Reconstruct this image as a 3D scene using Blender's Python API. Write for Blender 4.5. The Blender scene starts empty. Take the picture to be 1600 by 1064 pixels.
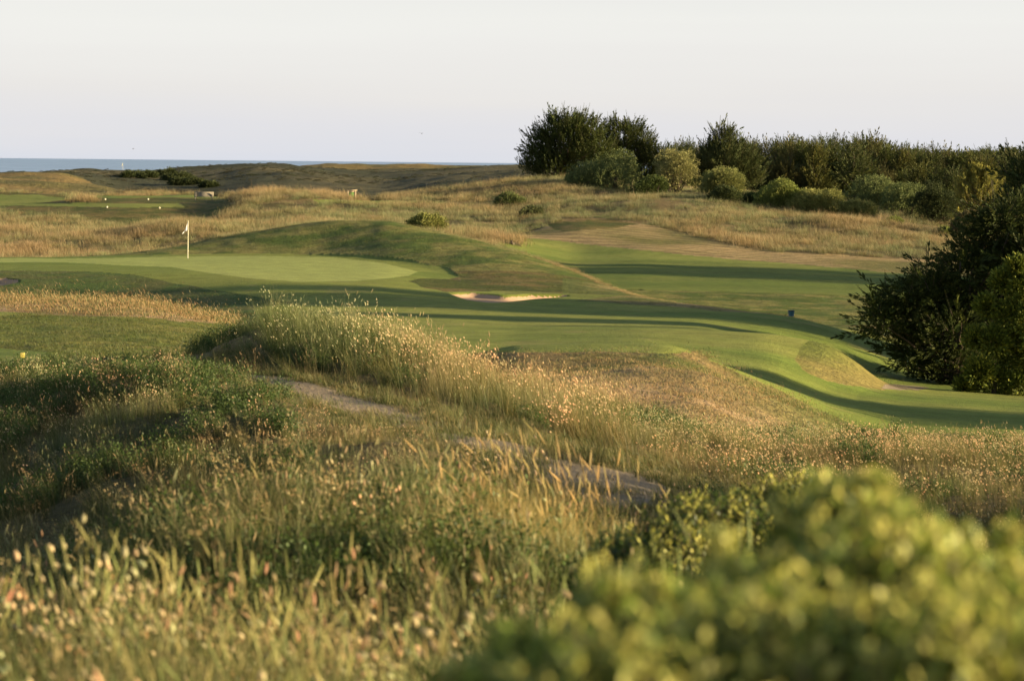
import bpy, math, random
import numpy as np
from mathutils import Matrix, Vector

# ------------------------------------------------------------------ camera, light, exposure
scn = bpy.context.scene
F = 3778.0                      # focal length in photograph pixels (85 mm on a 36 mm wide sensor)
ROLL = 0.0098
def vh(u): return 254.0 + ROLL * (u - 800.0)   # the sea horizon in the photograph

cam = bpy.data.cameras.new('camera')
cam_o = bpy.data.objects.new('camera', cam)
scn.collection.objects.link(cam_o)
cam.lens = 85.0; cam.sensor_width = 36.0
cam.shift_y = -278.0 / 1600.0
cam.clip_start = 0.05; cam.clip_end = 100000.0
cam_o.matrix_world = Matrix.Rotation(math.radians(90), 4, 'X') @ Matrix.Rotation(ROLL, 4, 'Z')
cam.dof.use_dof = True
cam.dof.focus_distance = 62.0
cam.dof.aperture_fstop = 5.6
scn.camera = cam_o

SUN_EL = math.radians(9.5)
SUN_AZ = math.radians(101.0)    # clockwise from the view direction: from the right, a little behind
world = bpy.data.worlds.new("World"); scn.world = world; world.use_nodes = True
wn = world.node_tree; wn.nodes.clear()
w_out = wn.nodes.new('ShaderNodeOutputWorld'); w_bg = wn.nodes.new('ShaderNodeBackground')
w_sky = wn.nodes.new('ShaderNodeTexSky'); w_sky.sky_type = 'NISHITA'
w_sky.sun_disc = False; w_sky.sun_elevation = SUN_EL; w_sky.sun_rotation = SUN_AZ
w_sky.air_density = 1.0; w_sky.dust_density = 1.5; w_sky.ozone_density = 1.2
# a thin veil of high cloud low over the sea, mixed over the clear sky
w_tc = wn.nodes.new('ShaderNodeTexCoord'); w_sep = wn.nodes.new('ShaderNodeSeparateXYZ')
w_map = wn.nodes.new('ShaderNodeMapping'); w_map.inputs['Scale'].default_value = (2.0, 2.0, 34.0)
w_noi = wn.nodes.new('ShaderNodeTexNoise'); w_noi.inputs['Scale'].default_value = 1.6; w_noi.inputs['Detail'].default_value = 4
w_rmp = wn.nodes.new('ShaderNodeValToRGB')
w_add = wn.nodes.new('ShaderNodeMath'); w_add.operation = 'MULTIPLY_ADD'
w_add.inputs[1].default_value = 0.030
els = w_rmp.color_ramp.elements
els[0].position = 0.0; els[0].color = (3.6, 3.85, 4.4, 1)
els[1].position = 0.075; els[1].color = (4.65, 4.62, 4.5, 1)
e = els.new(0.026); e.color = (4.1, 4.1, 4.3, 1)
e = els.new(0.045); e.color = (4.35, 4.25, 4.2, 1)
e = els.new(0.35); e.color = (1.9, 2.2, 2.8, 1)
w_fac = wn.nodes.new('ShaderNodeMapRange')
w_fac.inputs['From Min'].default_value = 0.05; w_fac.inputs['From Max'].default_value = 0.45
w_fac.inputs['To Min'].default_value = 0.93; w_fac.inputs['To Max'].default_value = 0.2
w_mix = wn.nodes.new('ShaderNodeMix'); w_mix.data_type = 'RGBA'
L = wn.links.new
L(w_tc.outputs['Generated'], w_sep.inputs[0]); L(w_tc.outputs['Generated'], w_map.inputs['Vector'])
L(w_map.outputs[0], w_noi.inputs['Vector']); L(w_noi.outputs['Fac'], w_add.inputs[0])
L(w_sep.outputs['Z'], w_add.inputs[2]); L(w_add.outputs[0], w_rmp.inputs['Fac'])
L(w_sep.outputs['Z'], w_fac.inputs['Value']); L(w_fac.outputs[0], w_mix.inputs['Factor'])
L(w_sky.outputs[0], w_mix.inputs['A']); L(w_rmp.outputs['Color'], w_mix.inputs['B'])
L(w_mix.outputs['Result'], w_bg.inputs['Color']); w_bg.inputs['Strength'].default_value = 0.073
L(w_bg.outputs[0], w_out.inputs['Surface'])

sun = bpy.data.lights.new('sun', 'SUN'); sun_o = bpy.data.objects.new('sun', sun)
scn.collection.objects.link(sun_o)
sun.energy = 5.0; sun.angle = math.radians(1.2); sun.color = (1.0, 0.78, 0.47)
sdir = Vector((math.sin(SUN_AZ)*math.cos(SUN_EL), math.cos(SUN_AZ)*math.cos(SUN_EL), math.sin(SUN_EL)))
sun_o.rotation_euler = sdir.to_track_quat('Z', 'Y').to_euler()
scn.view_settings.view_transform = 'Standard'; scn.view_settings.look = 'None'
scn.view_settings.exposure = 1.42; scn.view_settings.gamma = 1.0
scn.cycles.max_bounces = 5; scn.cycles.transparent_max_bounces = 4
scn.cycles.diffuse_bounces = 2; scn.cycles.glossy_bounces = 1; scn.cycles.transmission_bounces = 2
scn.cycles.caustics_reflective = False; scn.cycles.caustics_refractive = False

rng = np.random.default_rng(7)
random.seed(7)

# ------------------------------------------------------------------ small helpers
def tag(o, label=None, cat=None, group=None, kind=None):
    if label: o['label'] = label
    if cat: o['category'] = cat
    if group: o['group'] = group
    if kind: o['kind'] = kind
    return o
def empty(name, loc, rz=0.0, label=None, cat=None, group=None):
    o = bpy.data.objects.new(name, None); scn.collection.objects.link(o)
    o.location = loc; o.rotation_euler = (0, 0, rz); o.empty_display_size = 0.2
    return tag(o, label, cat, group)
def copy_tree(o, parent=None):
    c = o.copy(); scn.collection.objects.link(c)
    if parent is not None: c.parent = parent
    for ch in list(o.children): copy_tree(ch, c)
    return c
def mesh_np(name, V, Fq, mat, col=None, smooth=False, link=True, parent=None):
    """V (n,3), Fq (m,k) faces with k corners (3 or 4), col (n,3) linear colours"""
    V = np.asarray(V, dtype=np.float32); Fq = np.asarray(Fq, dtype=np.int32)
    me = bpy.data.meshes.new(name); k = Fq.shape[1]
    me.vertices.add(len(V)); me.vertices.foreach_set('co', V.ravel())
    me.loops.add(Fq.size); me.loops.foreach_set('vertex_index', Fq.ravel())
    me.polygons.add(len(Fq)); me.polygons.foreach_set('loop_start', np.arange(0, Fq.size, k, dtype=np.int32))
    if smooth: me.polygons.foreach_set('use_smooth', np.ones(len(Fq), dtype=bool))
    if col is not None:
        a = me.color_attributes.new('Col', 'FLOAT_COLOR', 'POINT')
        c4 = np.ones((len(V), 4), dtype=np.float32); c4[:, :3] = col
        a.data.foreach_set('color', c4.ravel())
    me.update(calc_edges=True)
    if mat: me.materials.append(mat)
    o = bpy.data.objects.new(name, me)
    if link: scn.collection.objects.link(o)
    if parent is not None: o.parent = parent
    return o
class MB:
    """collects quads"""
    def __init__(s): s.v = []; s.f = []; s.c = []; s.n = 0
    def add(s, V, Fq, col=None):
        V = np.asarray(V, float); Fq = np.asarray(Fq, int)
        s.v.append(V); s.f.append(Fq + s.n); s.n += len(V)
        if col is not None:
            s.c.append(np.broadcast_to(np.asarray(col, float), (len(V), 3)).copy())
        else: s.c.append(np.full((len(V), 3), 0.5))
    def box(s, c, size, R=None, col=None):
        x, y, z = [d/2 for d in size]
        V = np.array([(-x,-y,-z),(x,-y,-z),(x,y,-z),(-x,y,-z),(-x,-y,z),(x,-y,z),(x,y,z),(-x,y,z)])
        if R is not None: V = V @ np.array(R.to_3x3()).T
        s.add(V + np.array(c), [(0,3,2,1),(4,5,6,7),(0,1,5,4),(1,2,6,5),(2,3,7,6),(3,0,4,7)], col)
    def tube(s, P, R, n=6, col=None, cap=True):
        P = np.asarray(P, float); m = len(P); R = np.broadcast_to(np.asarray(R, float), (m,))
        T = np.gradient(P, axis=0); T /= np.linalg.norm(T, axis=1)[:, None] + 1e-9
        up = np.array([0.0, 0, 1]) if abs(T[0, 2]) < 0.9 else np.array([1.0, 0, 0])
        A = np.cross(T, up); A /= np.linalg.norm(A, axis=1)[:, None] + 1e-9
        B = np.cross(T, A); th = np.arange(n) * 2 * math.pi / n
        V = (P[:, None] + R[:, None, None]*(np.cos(th)[None, :, None]*A[:, None] + np.sin(th)[None, :, None]*B[:, None])).reshape(-1, 3)
        Fq = [(i*n+j, i*n+(j+1) % n, (i+1)*n+(j+1) % n, (i+1)*n+j) for i in range(m-1) for j in range(n)]
        if cap:
            k = len(V); V = np.vstack([V, P[0], P[-1]])
            Fq += [(k, (j+1) % n, j, k) for j in range(0)]
            for j in range(0, n-1, 2):
                Fq.append((k, j, (j+1) % n, (j+2) % n)); b = (m-1)*n
                Fq.append((k+1, b+j, b+(j+1) % n, b+(j+2) % n))
        s.add(V, Fq, col)
    def ball(s, c, r, n=8, m=5, col=None):
        r = np.broadcast_to(np.asarray(r, float), (3,)); V = []
        for i in range(m+1):
            a = math.pi*i/m
            for j in range(n):
                b = 2*math.pi*j/n
                V.append((math.sin(a)*math.cos(b)*r[0], math.sin(a)*math.sin(b)*r[1], math.cos(a)*r[2]))
        Fq = [(i*n+j, (i+1)*n+j, (i+1)*n+(j+1) % n, i*n+(j+1) % n) for i in range(m) for j in range(n)]
        s.add(np.array(V)+np.array(c), Fq, col)
    def build(s, name, mat, parent=None, smooth=False, link=True):
        return mesh_np(name, np.vstack(s.v), np.vstack(s.f), mat, np.vstack(s.c), smooth, link, parent)

# vectorised value noise
def _h(ix, iy, seed):
    n = (ix.astype(np.int64)*374761393 + iy.astype(np.int64)*668265263 + seed*1442695041) & 0x7fffffff
    n = ((n ^ (n >> 13)) * 1274126177) & 0x7fffffff
    return ((n ^ (n >> 16)) & 0xffff) / 65535.0
def vnoise(x, y, seed=0):
    ix = np.floor(x); iy = np.floor(y); fx = x-ix; fy = y-iy
    fx = fx*fx*(3-2*fx); fy = fy*fy*(3-2*fy)
    a = _h(ix, iy, seed); b = _h(ix+1, iy, seed); c = _h(ix, iy+1, seed); d = _h(ix+1, iy+1, seed)
    return (a*(1-fx)+b*fx)*(1-fy) + (c*(1-fx)+d*fx)*fy
def fbm(x, y, s, seed=0, oct=4):
    v = 0; a = 0.5; t = 0
    for o in range(oct):
        v = v + a*vnoise(x/s + 31.7*o, y/s + 11.3*o, seed+o); t += a; a *= 0.5; s *= 0.5
    return v/t     # 0..1
def sstep(a, b, x):
    t = np.clip((x-a)/(b-a), 0, 1); return t*t*(3-2*t)
def inpoly(u, v, poly):
    r = np.zeros(u.shape, bool); n = len(poly)
    for i in range(n):
        x1, y1 = poly[i]; x2, y2 = poly[(i+1) % n]
        if y1 == y2: continue
        c = (y1 > v) != (y2 > v)
        r ^= c & (u < (x2-x1)*(v-y1)/(y2-y1)+x1)
    return r

# ------------------------------------------------------------------ materials
def nt_mat(name):
    m = bpy.data.materials.new(name); m.use_nodes = True
    nt = m.node_tree; nt.nodes.clear()
    return m, nt, nt.nodes.new('ShaderNodeOutputMaterial')
def mat_plain(name, col, rough=0.7, var=0.15, scale=8.0, bump=0.0, spec=0.3, metal=0.0):
    m, nt, out = nt_mat(name); N = nt.nodes; Lk = nt.links.new
    b = N.new('ShaderNodeBsdfPrincipled'); tc = N.new('ShaderNodeTexCoord'); no = N.new('ShaderNodeTexNoise')
    no.inputs['Scale'].default_value = scale; no.inputs['Detail'].default_value = 5
    r = N.new('ShaderNodeValToRGB')
    r.color_ramp.elements[0].position = 0.3; r.color_ramp.elements[1].position = 0.7
    r.color_ramp.elements[0].color = tuple(c*(1-var) for c in col) + (1,)
    r.color_ramp.elements[1].color = tuple(min(1, c*(1+var)) for c in col) + (1,)
    Lk(tc.outputs['Object'], no.inputs['Vector']); Lk(no.outputs['Fac'], r.inputs[0]); Lk(r.outputs[0], b.inputs['Base Color'])
    b.inputs['Roughness'].default_value = rough; b.inputs['Specular IOR Level'].default_value = spec
    b.inputs['Metallic'].default_value = metal
    if bump:
        bp = N.new('ShaderNodeBump'); bp.inputs['Strength'].default_value = bump; bp.inputs['Distance'].default_value = 0.02
        Lk(no.outputs['Fac'], bp.inputs['Height']); Lk(bp.outputs[0], b.inputs['Normal'])
    Lk(b.outputs[0], out.inputs['Surface'])
    return m
def mat_ground(name, s1, s2, amp, bump_d, aniso=(1, 1, 1), spec=0.15):
    """vertex colour times fine noise; bump from the same noise"""
    m, nt, out = nt_mat(name); N = nt.nodes; Lk = nt.links.new
    b = N.new('ShaderNodeBsdfPrincipled'); at = N.new('ShaderNodeAttribute'); at.attribute_name = 'Col'
    tc = N.new('ShaderNodeTexCoord'); mp = N.new('ShaderNodeMapping'); mp.inputs['Scale'].default_value = aniso
    n1 = N.new('ShaderNodeTexNoise'); n1.inputs['Scale'].default_value = s1; n1.inputs['Detail'].default_value = 6
    n2 = N.new('ShaderNodeTexNoise'); n2.inputs['Scale'].default_value = s2; n2.inputs['Detail'].default_value = 4
    n1.inputs['Roughness'].default_value = 0.7; n2.inputs['Roughness'].default_value = 0.7
    ad = N.new('ShaderNodeMath'); ad.operation = 'ADD'
    mr = N.new('ShaderNodeMapRange'); mr.inputs['From Min'].default_value = 0.65; mr.inputs['From Max'].default_value = 1.35
    mr.inputs['To Min'].default_value = 1-amp; mr.inputs['To Max'].default_value = 1+amp
    mu = N.new('ShaderNodeVectorMath'); mu.operation = 'SCALE'
    Lk(tc.outputs['Object'], mp.inputs['Vector'])
    Lk(mp.outputs[0], n1.inputs['Vector']); Lk(mp.outputs[0], n2.inputs['Vector'])
    Lk(n1.outputs['Fac'], ad.inputs[0]); Lk(n2.outputs['Fac'], ad.inputs[1]); Lk(ad.outputs[0], mr.inputs['Value'])
    Lk(at.outputs['Color'], mu.inputs[0]); Lk(mr.outputs[0], mu.inputs['Scale']); Lk(mu.outputs[0], b.inputs['Base Color'])
    bp = N.new('ShaderNodeBump'); bp.inputs['Strength'].default_value = 1.0; bp.inputs['Distance'].default_value = bump_d
    Lk(ad.outputs[0], bp.inputs['Height']); Lk(bp.outputs[0], b.inputs['Normal'])
    b.inputs['Roughness'].default_value = 0.95; b.inputs['Specular IOR Level'].default_value = spec
    Lk(b.outputs[0], out.inputs['Surface'])
    return m
def mat_leaf(name, trans=0.35, var=0.25, instancer=False, rough=0.6, gloss=0.04):
    """foliage: vertex colour, random shift per object or instance, light passing through"""
    m, nt, out = nt_mat(name); N = nt.nodes; Lk = nt.links.new
    at = N.new('ShaderNodeAttribute'); at.attribute_name = 'Col'
    oi = N.new('ShaderNodeObjectInfo')
    mr = N.new('ShaderNodeMapRange'); mr.inputs['To Min'].default_value = 1-var; mr.inputs['To Max'].default_value = 1+var
    mu = N.new('ShaderNodeVectorMath'); mu.operation = 'SCALE'
    Lk(oi.outputs['Random'], mr.inputs['Value']); Lk(at.outputs['Color'], mu.inputs[0]); Lk(mr.outputs[0], mu.inputs['Scale'])
    colout = mu.outputs[0]
    if instancer:
        ti = N.new('ShaderNodeAttribute'); ti.attribute_type = 'INSTANCER'; ti.attribute_name = 'tint'
        mx = N.new('ShaderNodeMix'); mx.data_type = 'RGBA'
        mx.inputs['A'].default_value = (0.74, 0.98, 0.72, 1); mx.inputs['B'].default_value = (1.28, 1.02, 0.86, 1)
        m2 = N.new('ShaderNodeVectorMath'); m2.operation = 'MULTIPLY'
        Lk(ti.outputs['Fac'], mx.inputs['Factor']); Lk(colout, m2.inputs[0]); Lk(mx.outputs['Result'], m2.inputs[1])
        colout = m2.outputs[0]
    d = N.new('ShaderNodeBsdfDiffuse'); t = N.new('ShaderNodeBsdfTranslucent'); mixs = N.new('ShaderNodeMixShader')
    mixs.inputs[0].default_value = trans
    Lk(colout, d.inputs['Color']); Lk(colout, t.inputs['Color']); Lk(d.outputs[0], mixs.inputs[1]); Lk(t.outputs[0], mixs.inputs[2])
    if gloss > 0:
        g = N.new('ShaderNodeBsdfGlossy'); g.inputs['Roughness'].default_value = rough
        mg = N.new('ShaderNodeMixShader'); mg.inputs[0].default_value = gloss
        Lk(mixs.outputs[0], mg.inputs[1]); Lk(g.outputs[0], mg.inputs[2]); Lk(mg.outputs[0], out.inputs['Surface'])
    else: Lk(mixs.outputs[0], out.inputs['Surface'])
    return m
M = {}
M['turf'] = mat_ground('mown_turf', 1.2, 9.0, 0.30, 0.05, (1, 1, 1))
M['semi'] = mat_ground('semi_rough_turf', 0.9, 5.0, 0.5, 0.22)
M['rough'] = mat_ground('rough_ground', 1.5, 8.0, 0.5, 0.12)
M['far'] = mat_ground('far_dune_ground', 0.25, 1.1, 0.55, 0.5)
M['path'] = mat_ground('sandy_path', 2.0, 14.0, 0.35, 0.05)
M['sand'] = mat_ground('bunker_sand', 1.0, 10.0, 0.10, 0.03)
M['grass'] = mat_leaf('grass_blades', 0.35, 0.22, True, gloss=0.03)
M['leaf'] = mat_leaf('foliage', 0.22, 0.10, gloss=0.012)
M['nearleaf'] = mat_leaf('glossy_leaves', 0.40, 0.1, gloss=0.035, rough=0.5)
M['bark'] = mat_plain('bark', (0.10, 0.075, 0.055), 0.9, 0.35, 20, 0.6)
M['white'] = mat_plain('white_paint', (0.80, 0.78, 0.70), 0.5, 0.04)
M['cloth'] = mat_plain('white_flag_cloth', (0.82, 0.80, 0.80), 0.8, 0.03)
M['yellow'] = mat_plain('yellow_paint', (0.50, 0.42, 0.09), 0.6, 0.08)
M['cream'] = mat_plain('cream_paint', (0.85, 0.80, 0.55), 0.5, 0.05)
M['wood'] = mat_plain('pale_weathered_wood', (0.50, 0.40, 0.26), 0.8, 0.2, 12, 0.3)
M['greywood'] = mat_plain('grey_weathered_wood', (0.26, 0.23, 0.17), 0.85, 0.2, 12, 0.3)
M['green'] = mat_plain('green_panel', (0.10, 0.30, 0.06), 0.5, 0.08)
M['teal'] = mat_plain('teal_plastic', (0.045, 0.11, 0.12), 0.5, 0.15)
M['dark'] = mat_plain('dark_plastic', (0.03, 0.03, 0.03), 0.5, 0.1)
M['gull'] = mat_plain('grey_feathers', (0.22, 0.22, 0.23), 0.7, 0.1)

# ------------------------------------------------------------------ terrain: profiles of the dunes, metres away (D), height (z, eye = 0)
# every layer: list of (u, D, z) ; z given as ('v', row) is turned into a height from the photograph
LAY = [
 [(0, -30, -1.6)],
 [(0, 3, -1.40)],
 [(0, 5.2, -1.42)],
 [(0, 6.4, -1.58)],
 [(0, 8, -2.0), (300, 8, -1.9), (900, 8, -1.9), (1600, 8, -2.0)],
 [(-300, 11, -2.25), (0, 11, -2.25), (150, 11, -2.1), (300, 11, -1.84), (500, 11, -1.76), (700, 11, -1.76), (900, 11, -1.95), (1050, 11, -2.12), (1600, 11, -2.25)],
 [(-300, 14.5, -3.0), (0, 14.5, -2.88), (300, 14.5, -2.68), (700, 14.5, -2.48), (1600, 14.5, -2.5)],
 [(-300, 29, -2.95), (0, 27, -2.66), (110, 26, -2.52), (200, 25, -2.36), (320, 23.2, -2.27), (450, 21.5, -2.24), (650, 19.3, -2.28), (900, 16.8, -2.33), (1200, 17, -2.55), (1600, 17, -2.68)],
 [(-300, 33, -3.1), (0, 32, -3.0), (200, 28.6, -2.62), (300, 26.8, -2.40), (450, 24.5, -2.27), (680, 21.7, -2.31), (950, 18.3, -2.38), (1200, 20, -2.78), (1600, 20, -2.86)],
 [(0, 35, -3.08), (200, 31, -2.70), (300, 29, -2.48), (400, 27.5, -2.32), (600, 24.5, -2.35), (800, 21.9, -2.42), (1000, 20.6, -2.55), (1200, 22, -2.92), (1600, 22, -2.97)],
 [(0, 39, -3.2), (250, 34, -2.85), (350, 31, -2.42), (430, 29.5, -2.10), (500, 29, -2.10), (600, 27.5, -2.20), (700, 26.5, -2.42), (800, 25.2, -2.57), (900, 25, -2.73), (1000, 25, -2.83), (1100, 26, -2.98), (1300, 28, -3.28), (1600, 28, -3.35)],
 [(0, 45, -3.65), (200, 42, -3.4), (400, 40, -3.4), (600, 38, -3.6), (780, 36, -3.5), (900, 36, -3.34), (1000, 34, -3.38), (1100, 33, -3.43), (1300, 36, -4.2), (1600, 40, -4.8)],
 [(0, 52, -4.0), (200, 50, -3.9), (400, 48, -4.0), (600, 48, -4.4), (780, 44, -4.0), (900, 43, -3.73), (1000, 42, -3.5), (1100, 42, -3.62), (1200, 42, -4.0), (1300, 44, -4.62), (1400, 50, -5.8), (1600, 55, -6.4)],
 [(0, 60, -4.15), (200, 60, -4.18), (400, 60, -4.5), (600, 58, -5.0), (800, 47.5, -4.3), (900, 47, -4.35), (1000, 47, -4.12), (1100, 48, -4.35), (1200, 50, -5.0), (1300, 53, -5.7), (1400, 58, -6.5), (1600, 62, -6.75)],
 [(0, 74, -4.37), (100, 74, -4.37), (200, 73, -4.38), (280, 72, -4.58), (350, 72, -4.85), (500, 66, -5.4), (700, 57, -4.85), (800, 53, -4.14), (950, 52.5, -4.05), (1050, 53, -4.08), (1100, 54, -4.4), (1200, 57, -5.16), (1300, 62, -6.2), (1400, 66, -6.75), (1600, 68, -6.98)],
 [(0, 90, -5.9), (200, 90, -6.0), (280, 88, -5.85), (400, 84, -5.75), (600, 76, -5.7), (800, 68, -5.5), (1000, 70, -5.45), (1200, 68, -5.9), (1300, 72, -6.68), (1400, 76, -7.2), (1600, 78, -7.6)],
 [(0, 104, -7.0), (200, 104, -7.0), (400, 98, -6.5), (600, 92, -6.15), (800, 86, -6.05), (1000, 85, -5.9), (1200, 86, -6.0), (1250, 86, -6.15), (1300, 85, -6.32), (1345, 84, -6.9), (1385, 84, -7.6), (1450, 86, -8.0), (1600, 89, -8.4)],
 [(0, 119, -6.85), (200, 119, -6.85), (400, 113, -6.55), (600, 107, -6.45), (800, 100, -6.45), (1000, 98, -6.4), (1100, 98, -6.45), (1200, 96, -6.85), (1250, 94, -7.3), (1300, 93, -7.8), (1400, 95, -8.4), (1600, 100, -8.9)],
 [(0, 132, -6.15), (200, 131, -6.05), (300, 130, -6.05), (400, 126, -6.1), (600, 118, -6.3), (750, 117, -6.6), (900, 113, -6.7), (1000, 112, -6.75), (1100, 111, -6.75), (1200, 109, -6.8), (1250, 108, -6.9), (1320, 106, -7.4), (1400, 106, -8.2), (1600, 110, -9.1)],
 [(0, 148, -6.15), (300, 152, -6.15), (500, 152, -6.0), (600, 146, -6.03), (700, 136, -6.4), (800, 128, -6.5), (900, 124, -6.7), (1000, 121, -6.75), (1100, 119, -6.95), (1240, 118, -7.5), (1300, 120, -8.0), (1400, 122, -8.8), (1600, 125, -9.3)],
 [(-300, 158, -7), (0, 158, -6.8), (220, 160, -6.25), (320, 163, -5.55), (400, 164, -4.95), (450, 165, -4.55), (500, 166, -4.17), (600, 165, -4.1), (700, 160, -4.8), (800, 152, -5.6), (850, 147, -6.05), (900, 141, -6.45), (1000, 132, -7.2), (1100, 130, -8.2), (1240, 132, -8.8), (1600, 138, -9.3)],
 [(0, 175, -8), (300, 178, -8), (500, 185, -8), (700, 182, -8.5), (850, 172, -8.9), (1000, 165, -8.9), (1240, 160, -9.1), (1600, 160, -9.6)],
 [(0, 200, -8.1), (200, 200, -8.0), (400, 205, -7.1), (600, 215, -6.8), (700, 215, -6.9), (800, 222, -7.2), (900, 220, -8.3), (1000, 212, -8.3), (1200, 203, -8.7), (1400, 198, -9.0), (1600, 198, -9.2)],
 [(0, 225, -7.1), (200, 225, -6.75), (250, 225, -6.0), (300, 225, -5.75), (350, 226, -6.0), (400, 232, -6.75), (500, 236, -5.85), (650, 236, -6.3), (800, 244, -7.1), (900, 240, -6.5), (1000, 235, -7.1), (1100, 228, -7.9), (1200, 222, -8.45), (1400, 215, -8.95), (1600, 215, -9.2)],
 [(0, 250, -6.9), (200, 250, -7.3), (300, 252, -7.3), (400, 258, -5.8), (500, 262, -5.5), (650, 262, -6.0), (750, 266, -6.1), (800, 268, -6.3), (900, 264, -5.6), (1000, 261, -5.5), (1100, 254, -6.1), (1200, 249, -7.2), (1400, 238, -8.3), (1600, 235, -9)],
 [(0, 278, -5.9), (200, 278, -5.25), (340, 282, -5.25), (385, 282, -4.0), (420, 282, -3.65), (500, 282, -4.0), (560, 285, -4.75), (700, 288, -4.95), (760, 290, -4.9), (850, 288, -4.1), (950, 288, -3.9), (1000, 288, -3.6), (1100, 285, -3.7), (1200, 282, -4.8), (1300, 276, -5.55), (1400, 268, -6.7), (1500, 260, -8.0), (1600, 255, -8.8)],
 [(0, 320, -4.55), (150, 320, -4.7), (300, 320, -4.75), (400, 320, -5.5), (560, 325, -5.6), (700, 325, -4.0), (820, 320, -2.3), (880, 318, -1.95), (950, 318, -2.8), (1000, 320, -3.6), (1100, 320, -3.55), (1200, 320, -4.3), (1300, 320, -5.2), (1600, 310, -8)],
 [(0, 400, -2.75), (100, 400, -3.0), (150, 400, -4.2), (200, 400, -5.7), (300, 400, -5.7), (400, 400, -4.6), (500, 400, -5.0), (600, 400, -5.1), (700, 400, -3.6), (820, 400, -2.4), (1000, 400, -3.5), (1600, 400, -5)],
 [(-300, 480, -2.9), (0, 480, -2.6), (60, 480, -2.3), (100, 490, -1.95), (140, 500, -1.65), (180, 500, -2.0), (220, 500, -1.95), (270, 510, -1.35), (350, 520, -1.25), (400, 540, -0.75), (450, 540, -0.8), (500, 540, -1.5), (560, 560, -1.8), (620, 560, -1.6), (700, 560, -0.95), (760, 560, -0.15), (820, 560, -0.35), (1000, 560, -3), (1600, 560, -3)],
 [(0, 650, -8), (400, 650, -4), (500, 690, -1.2), (560, 690, -0.95), (650, 690, -0.9), (720, 690, -1.6), (1000, 690, -4), (1600, 690, -4)],
 [(0, 780, -18)],
 [(0, 900, -23)],
]
ucols = np.concatenate([np.linspace(-5200, -260, 50)[:-1], np.linspace(-260, -20, 61)[:-1], np.arange(-20, 1621, 2.0), np.linspace(1620, 1860, 61)[1:], np.linspace(1860, 6800, 50)[1:]])
drows = np.concatenate([[-30, -10, 0, 2], np.exp(np.linspace(math.log(3), math.log(26), 300)), np.exp(np.linspace(math.log(26), math.log(112), 466))[1:], np.exp(np.linspace(math.log(112), math.log(128), 130))[1:], np.exp(np.linspace(math.log(128), math.log(340), 311))[1:], np.exp(np.linspace(math.log(340), math.log(900), 150))[1:]])
LD = np.zeros((len(LAY), len(ucols))); LZ = np.zeros_like(LD)
ufine = np.arange(-900, 2501, 5.0); ker = np.exp(-0.5*(np.arange(-8, 9)*5/16.0)**2); ker /= ker.sum()
for i, lay in enumerate(LAY):
    us = [p[0] for p in lay]
    for A, k in ((LD, 1), (LZ, 2)):
        y = np.interp(ufine, us, [p[k] for p in lay])
        y = np.convolve(np.pad(y, 8, mode='edge'), ker, mode='valid')
        A[i] = np.interp(ucols, ufine, y)
nL, nC = LD.shape; h = np.diff(LD, axis=0); d = np.diff(LZ, axis=0)/h; m_ = np.zeros_like(LD)
w1 = 2*h[1:]+h[:-1]; w2 = h[1:]+2*h[:-1]
with np.errstate(divide='ignore', invalid='ignore'):
    hm = (w1+w2)/(w1/d[:-1]+w2/d[1:])
m_[1:-1] = np.where(d[:-1]*d[1:] > 0, hm, 0.0); m_[0] = d[0]; m_[-1] = d[-1]; m_ = np.nan_to_num(m_)
Z = np.zeros((len(drows), nC))
for c in range(nC):
    k = np.clip(np.searchsorted(LD[:, c], drows, side='right')-1, 0, nL-2)
    hh = h[k, c]; t = np.clip((drows-LD[k, c])/hh, 0, 1)
    Z[:, c] = (2*t**3-3*t**2+1)*LZ[k, c] + (t**3-2*t**2+t)*hh*m_[k, c] + (-2*t**3+3*t**2)*LZ[k+1, c] + (t**3-t**2)*hh*m_[k+1, c]
UU, DD = np.meshgrid(ucols, drows); XX = (UU-800)/F*np.maximum(DD, 3.0)
Z0 = Z.copy()
VV = vh(UU) - F*Z/np.maximum(DD, 1.0)         # row in the photograph of each ground point
# wobble so that the edges between kinds of turf are ragged
wob = (fbm(XX, DD, 2.0, 90)-0.5)
wu = UU + wob*np.clip(900/np.maximum(DD, 5), 1.5, 20)
wv = VV + (fbm(XX, DD, 1.7, 95)-0.5)*np.clip(400/np.maximum(DD, 5), 1.0, 12)

# zones: 0 tall rough, 1 green, 2 fairway, 3 semi rough, 4 mown brown rough, 5 far dune, 6 path, 7 sand, 8 verge, 9 heath
ZN = np.zeros(Z.shape, int)
def zone(k, poly, d0, d1, wob_=True):
    a, b = (wu, wv) if wob_ else (UU, VV)
    r = (DD >= d0) & (DD <= d1) & inpoly(a, b, poly); ZN[r] = k
    return r
P_PATH = [(250, 562), (300, 568), (340, 576), (420, 590), (500, 606), (600, 632), (660, 648), (740, 676), (830, 706), (920, 730), (1030, 745), (1050, 770), (1000, 792), (920, 792), (880, 768), (800, 730), (700, 686), (620, 662), (540, 640), (450, 616), (380, 596), (290, 577), (240, 570)]
P_OLD = [(250, 560), (300, 566), (340, 574), (420, 587), (500, 603), (600, 628), (680, 646), (760, 670), (860, 705), (930, 722), (1040, 740), (1065, 775), (1010, 805), (900, 805), (870, 775), (790, 735), (700, 700), (620, 682), (540, 660), (450, 628), (380, 602), (290, 580), (240, 570)]
P_VERGE = [(200, 552), (380, 552), (470, 575), (560, 600), (650, 620), (760, 650), (880, 690), (1040, 722), (1120, 760), (1080, 830), (900, 830), (860, 800), (790, 752), (700, 712), (620, 690), (540, 668), (450, 636), (380, 608), (290, 590), (200, 575)]
ZN[(DD > 33) & (DD < 100) & (UU < 520)] = 3
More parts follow.
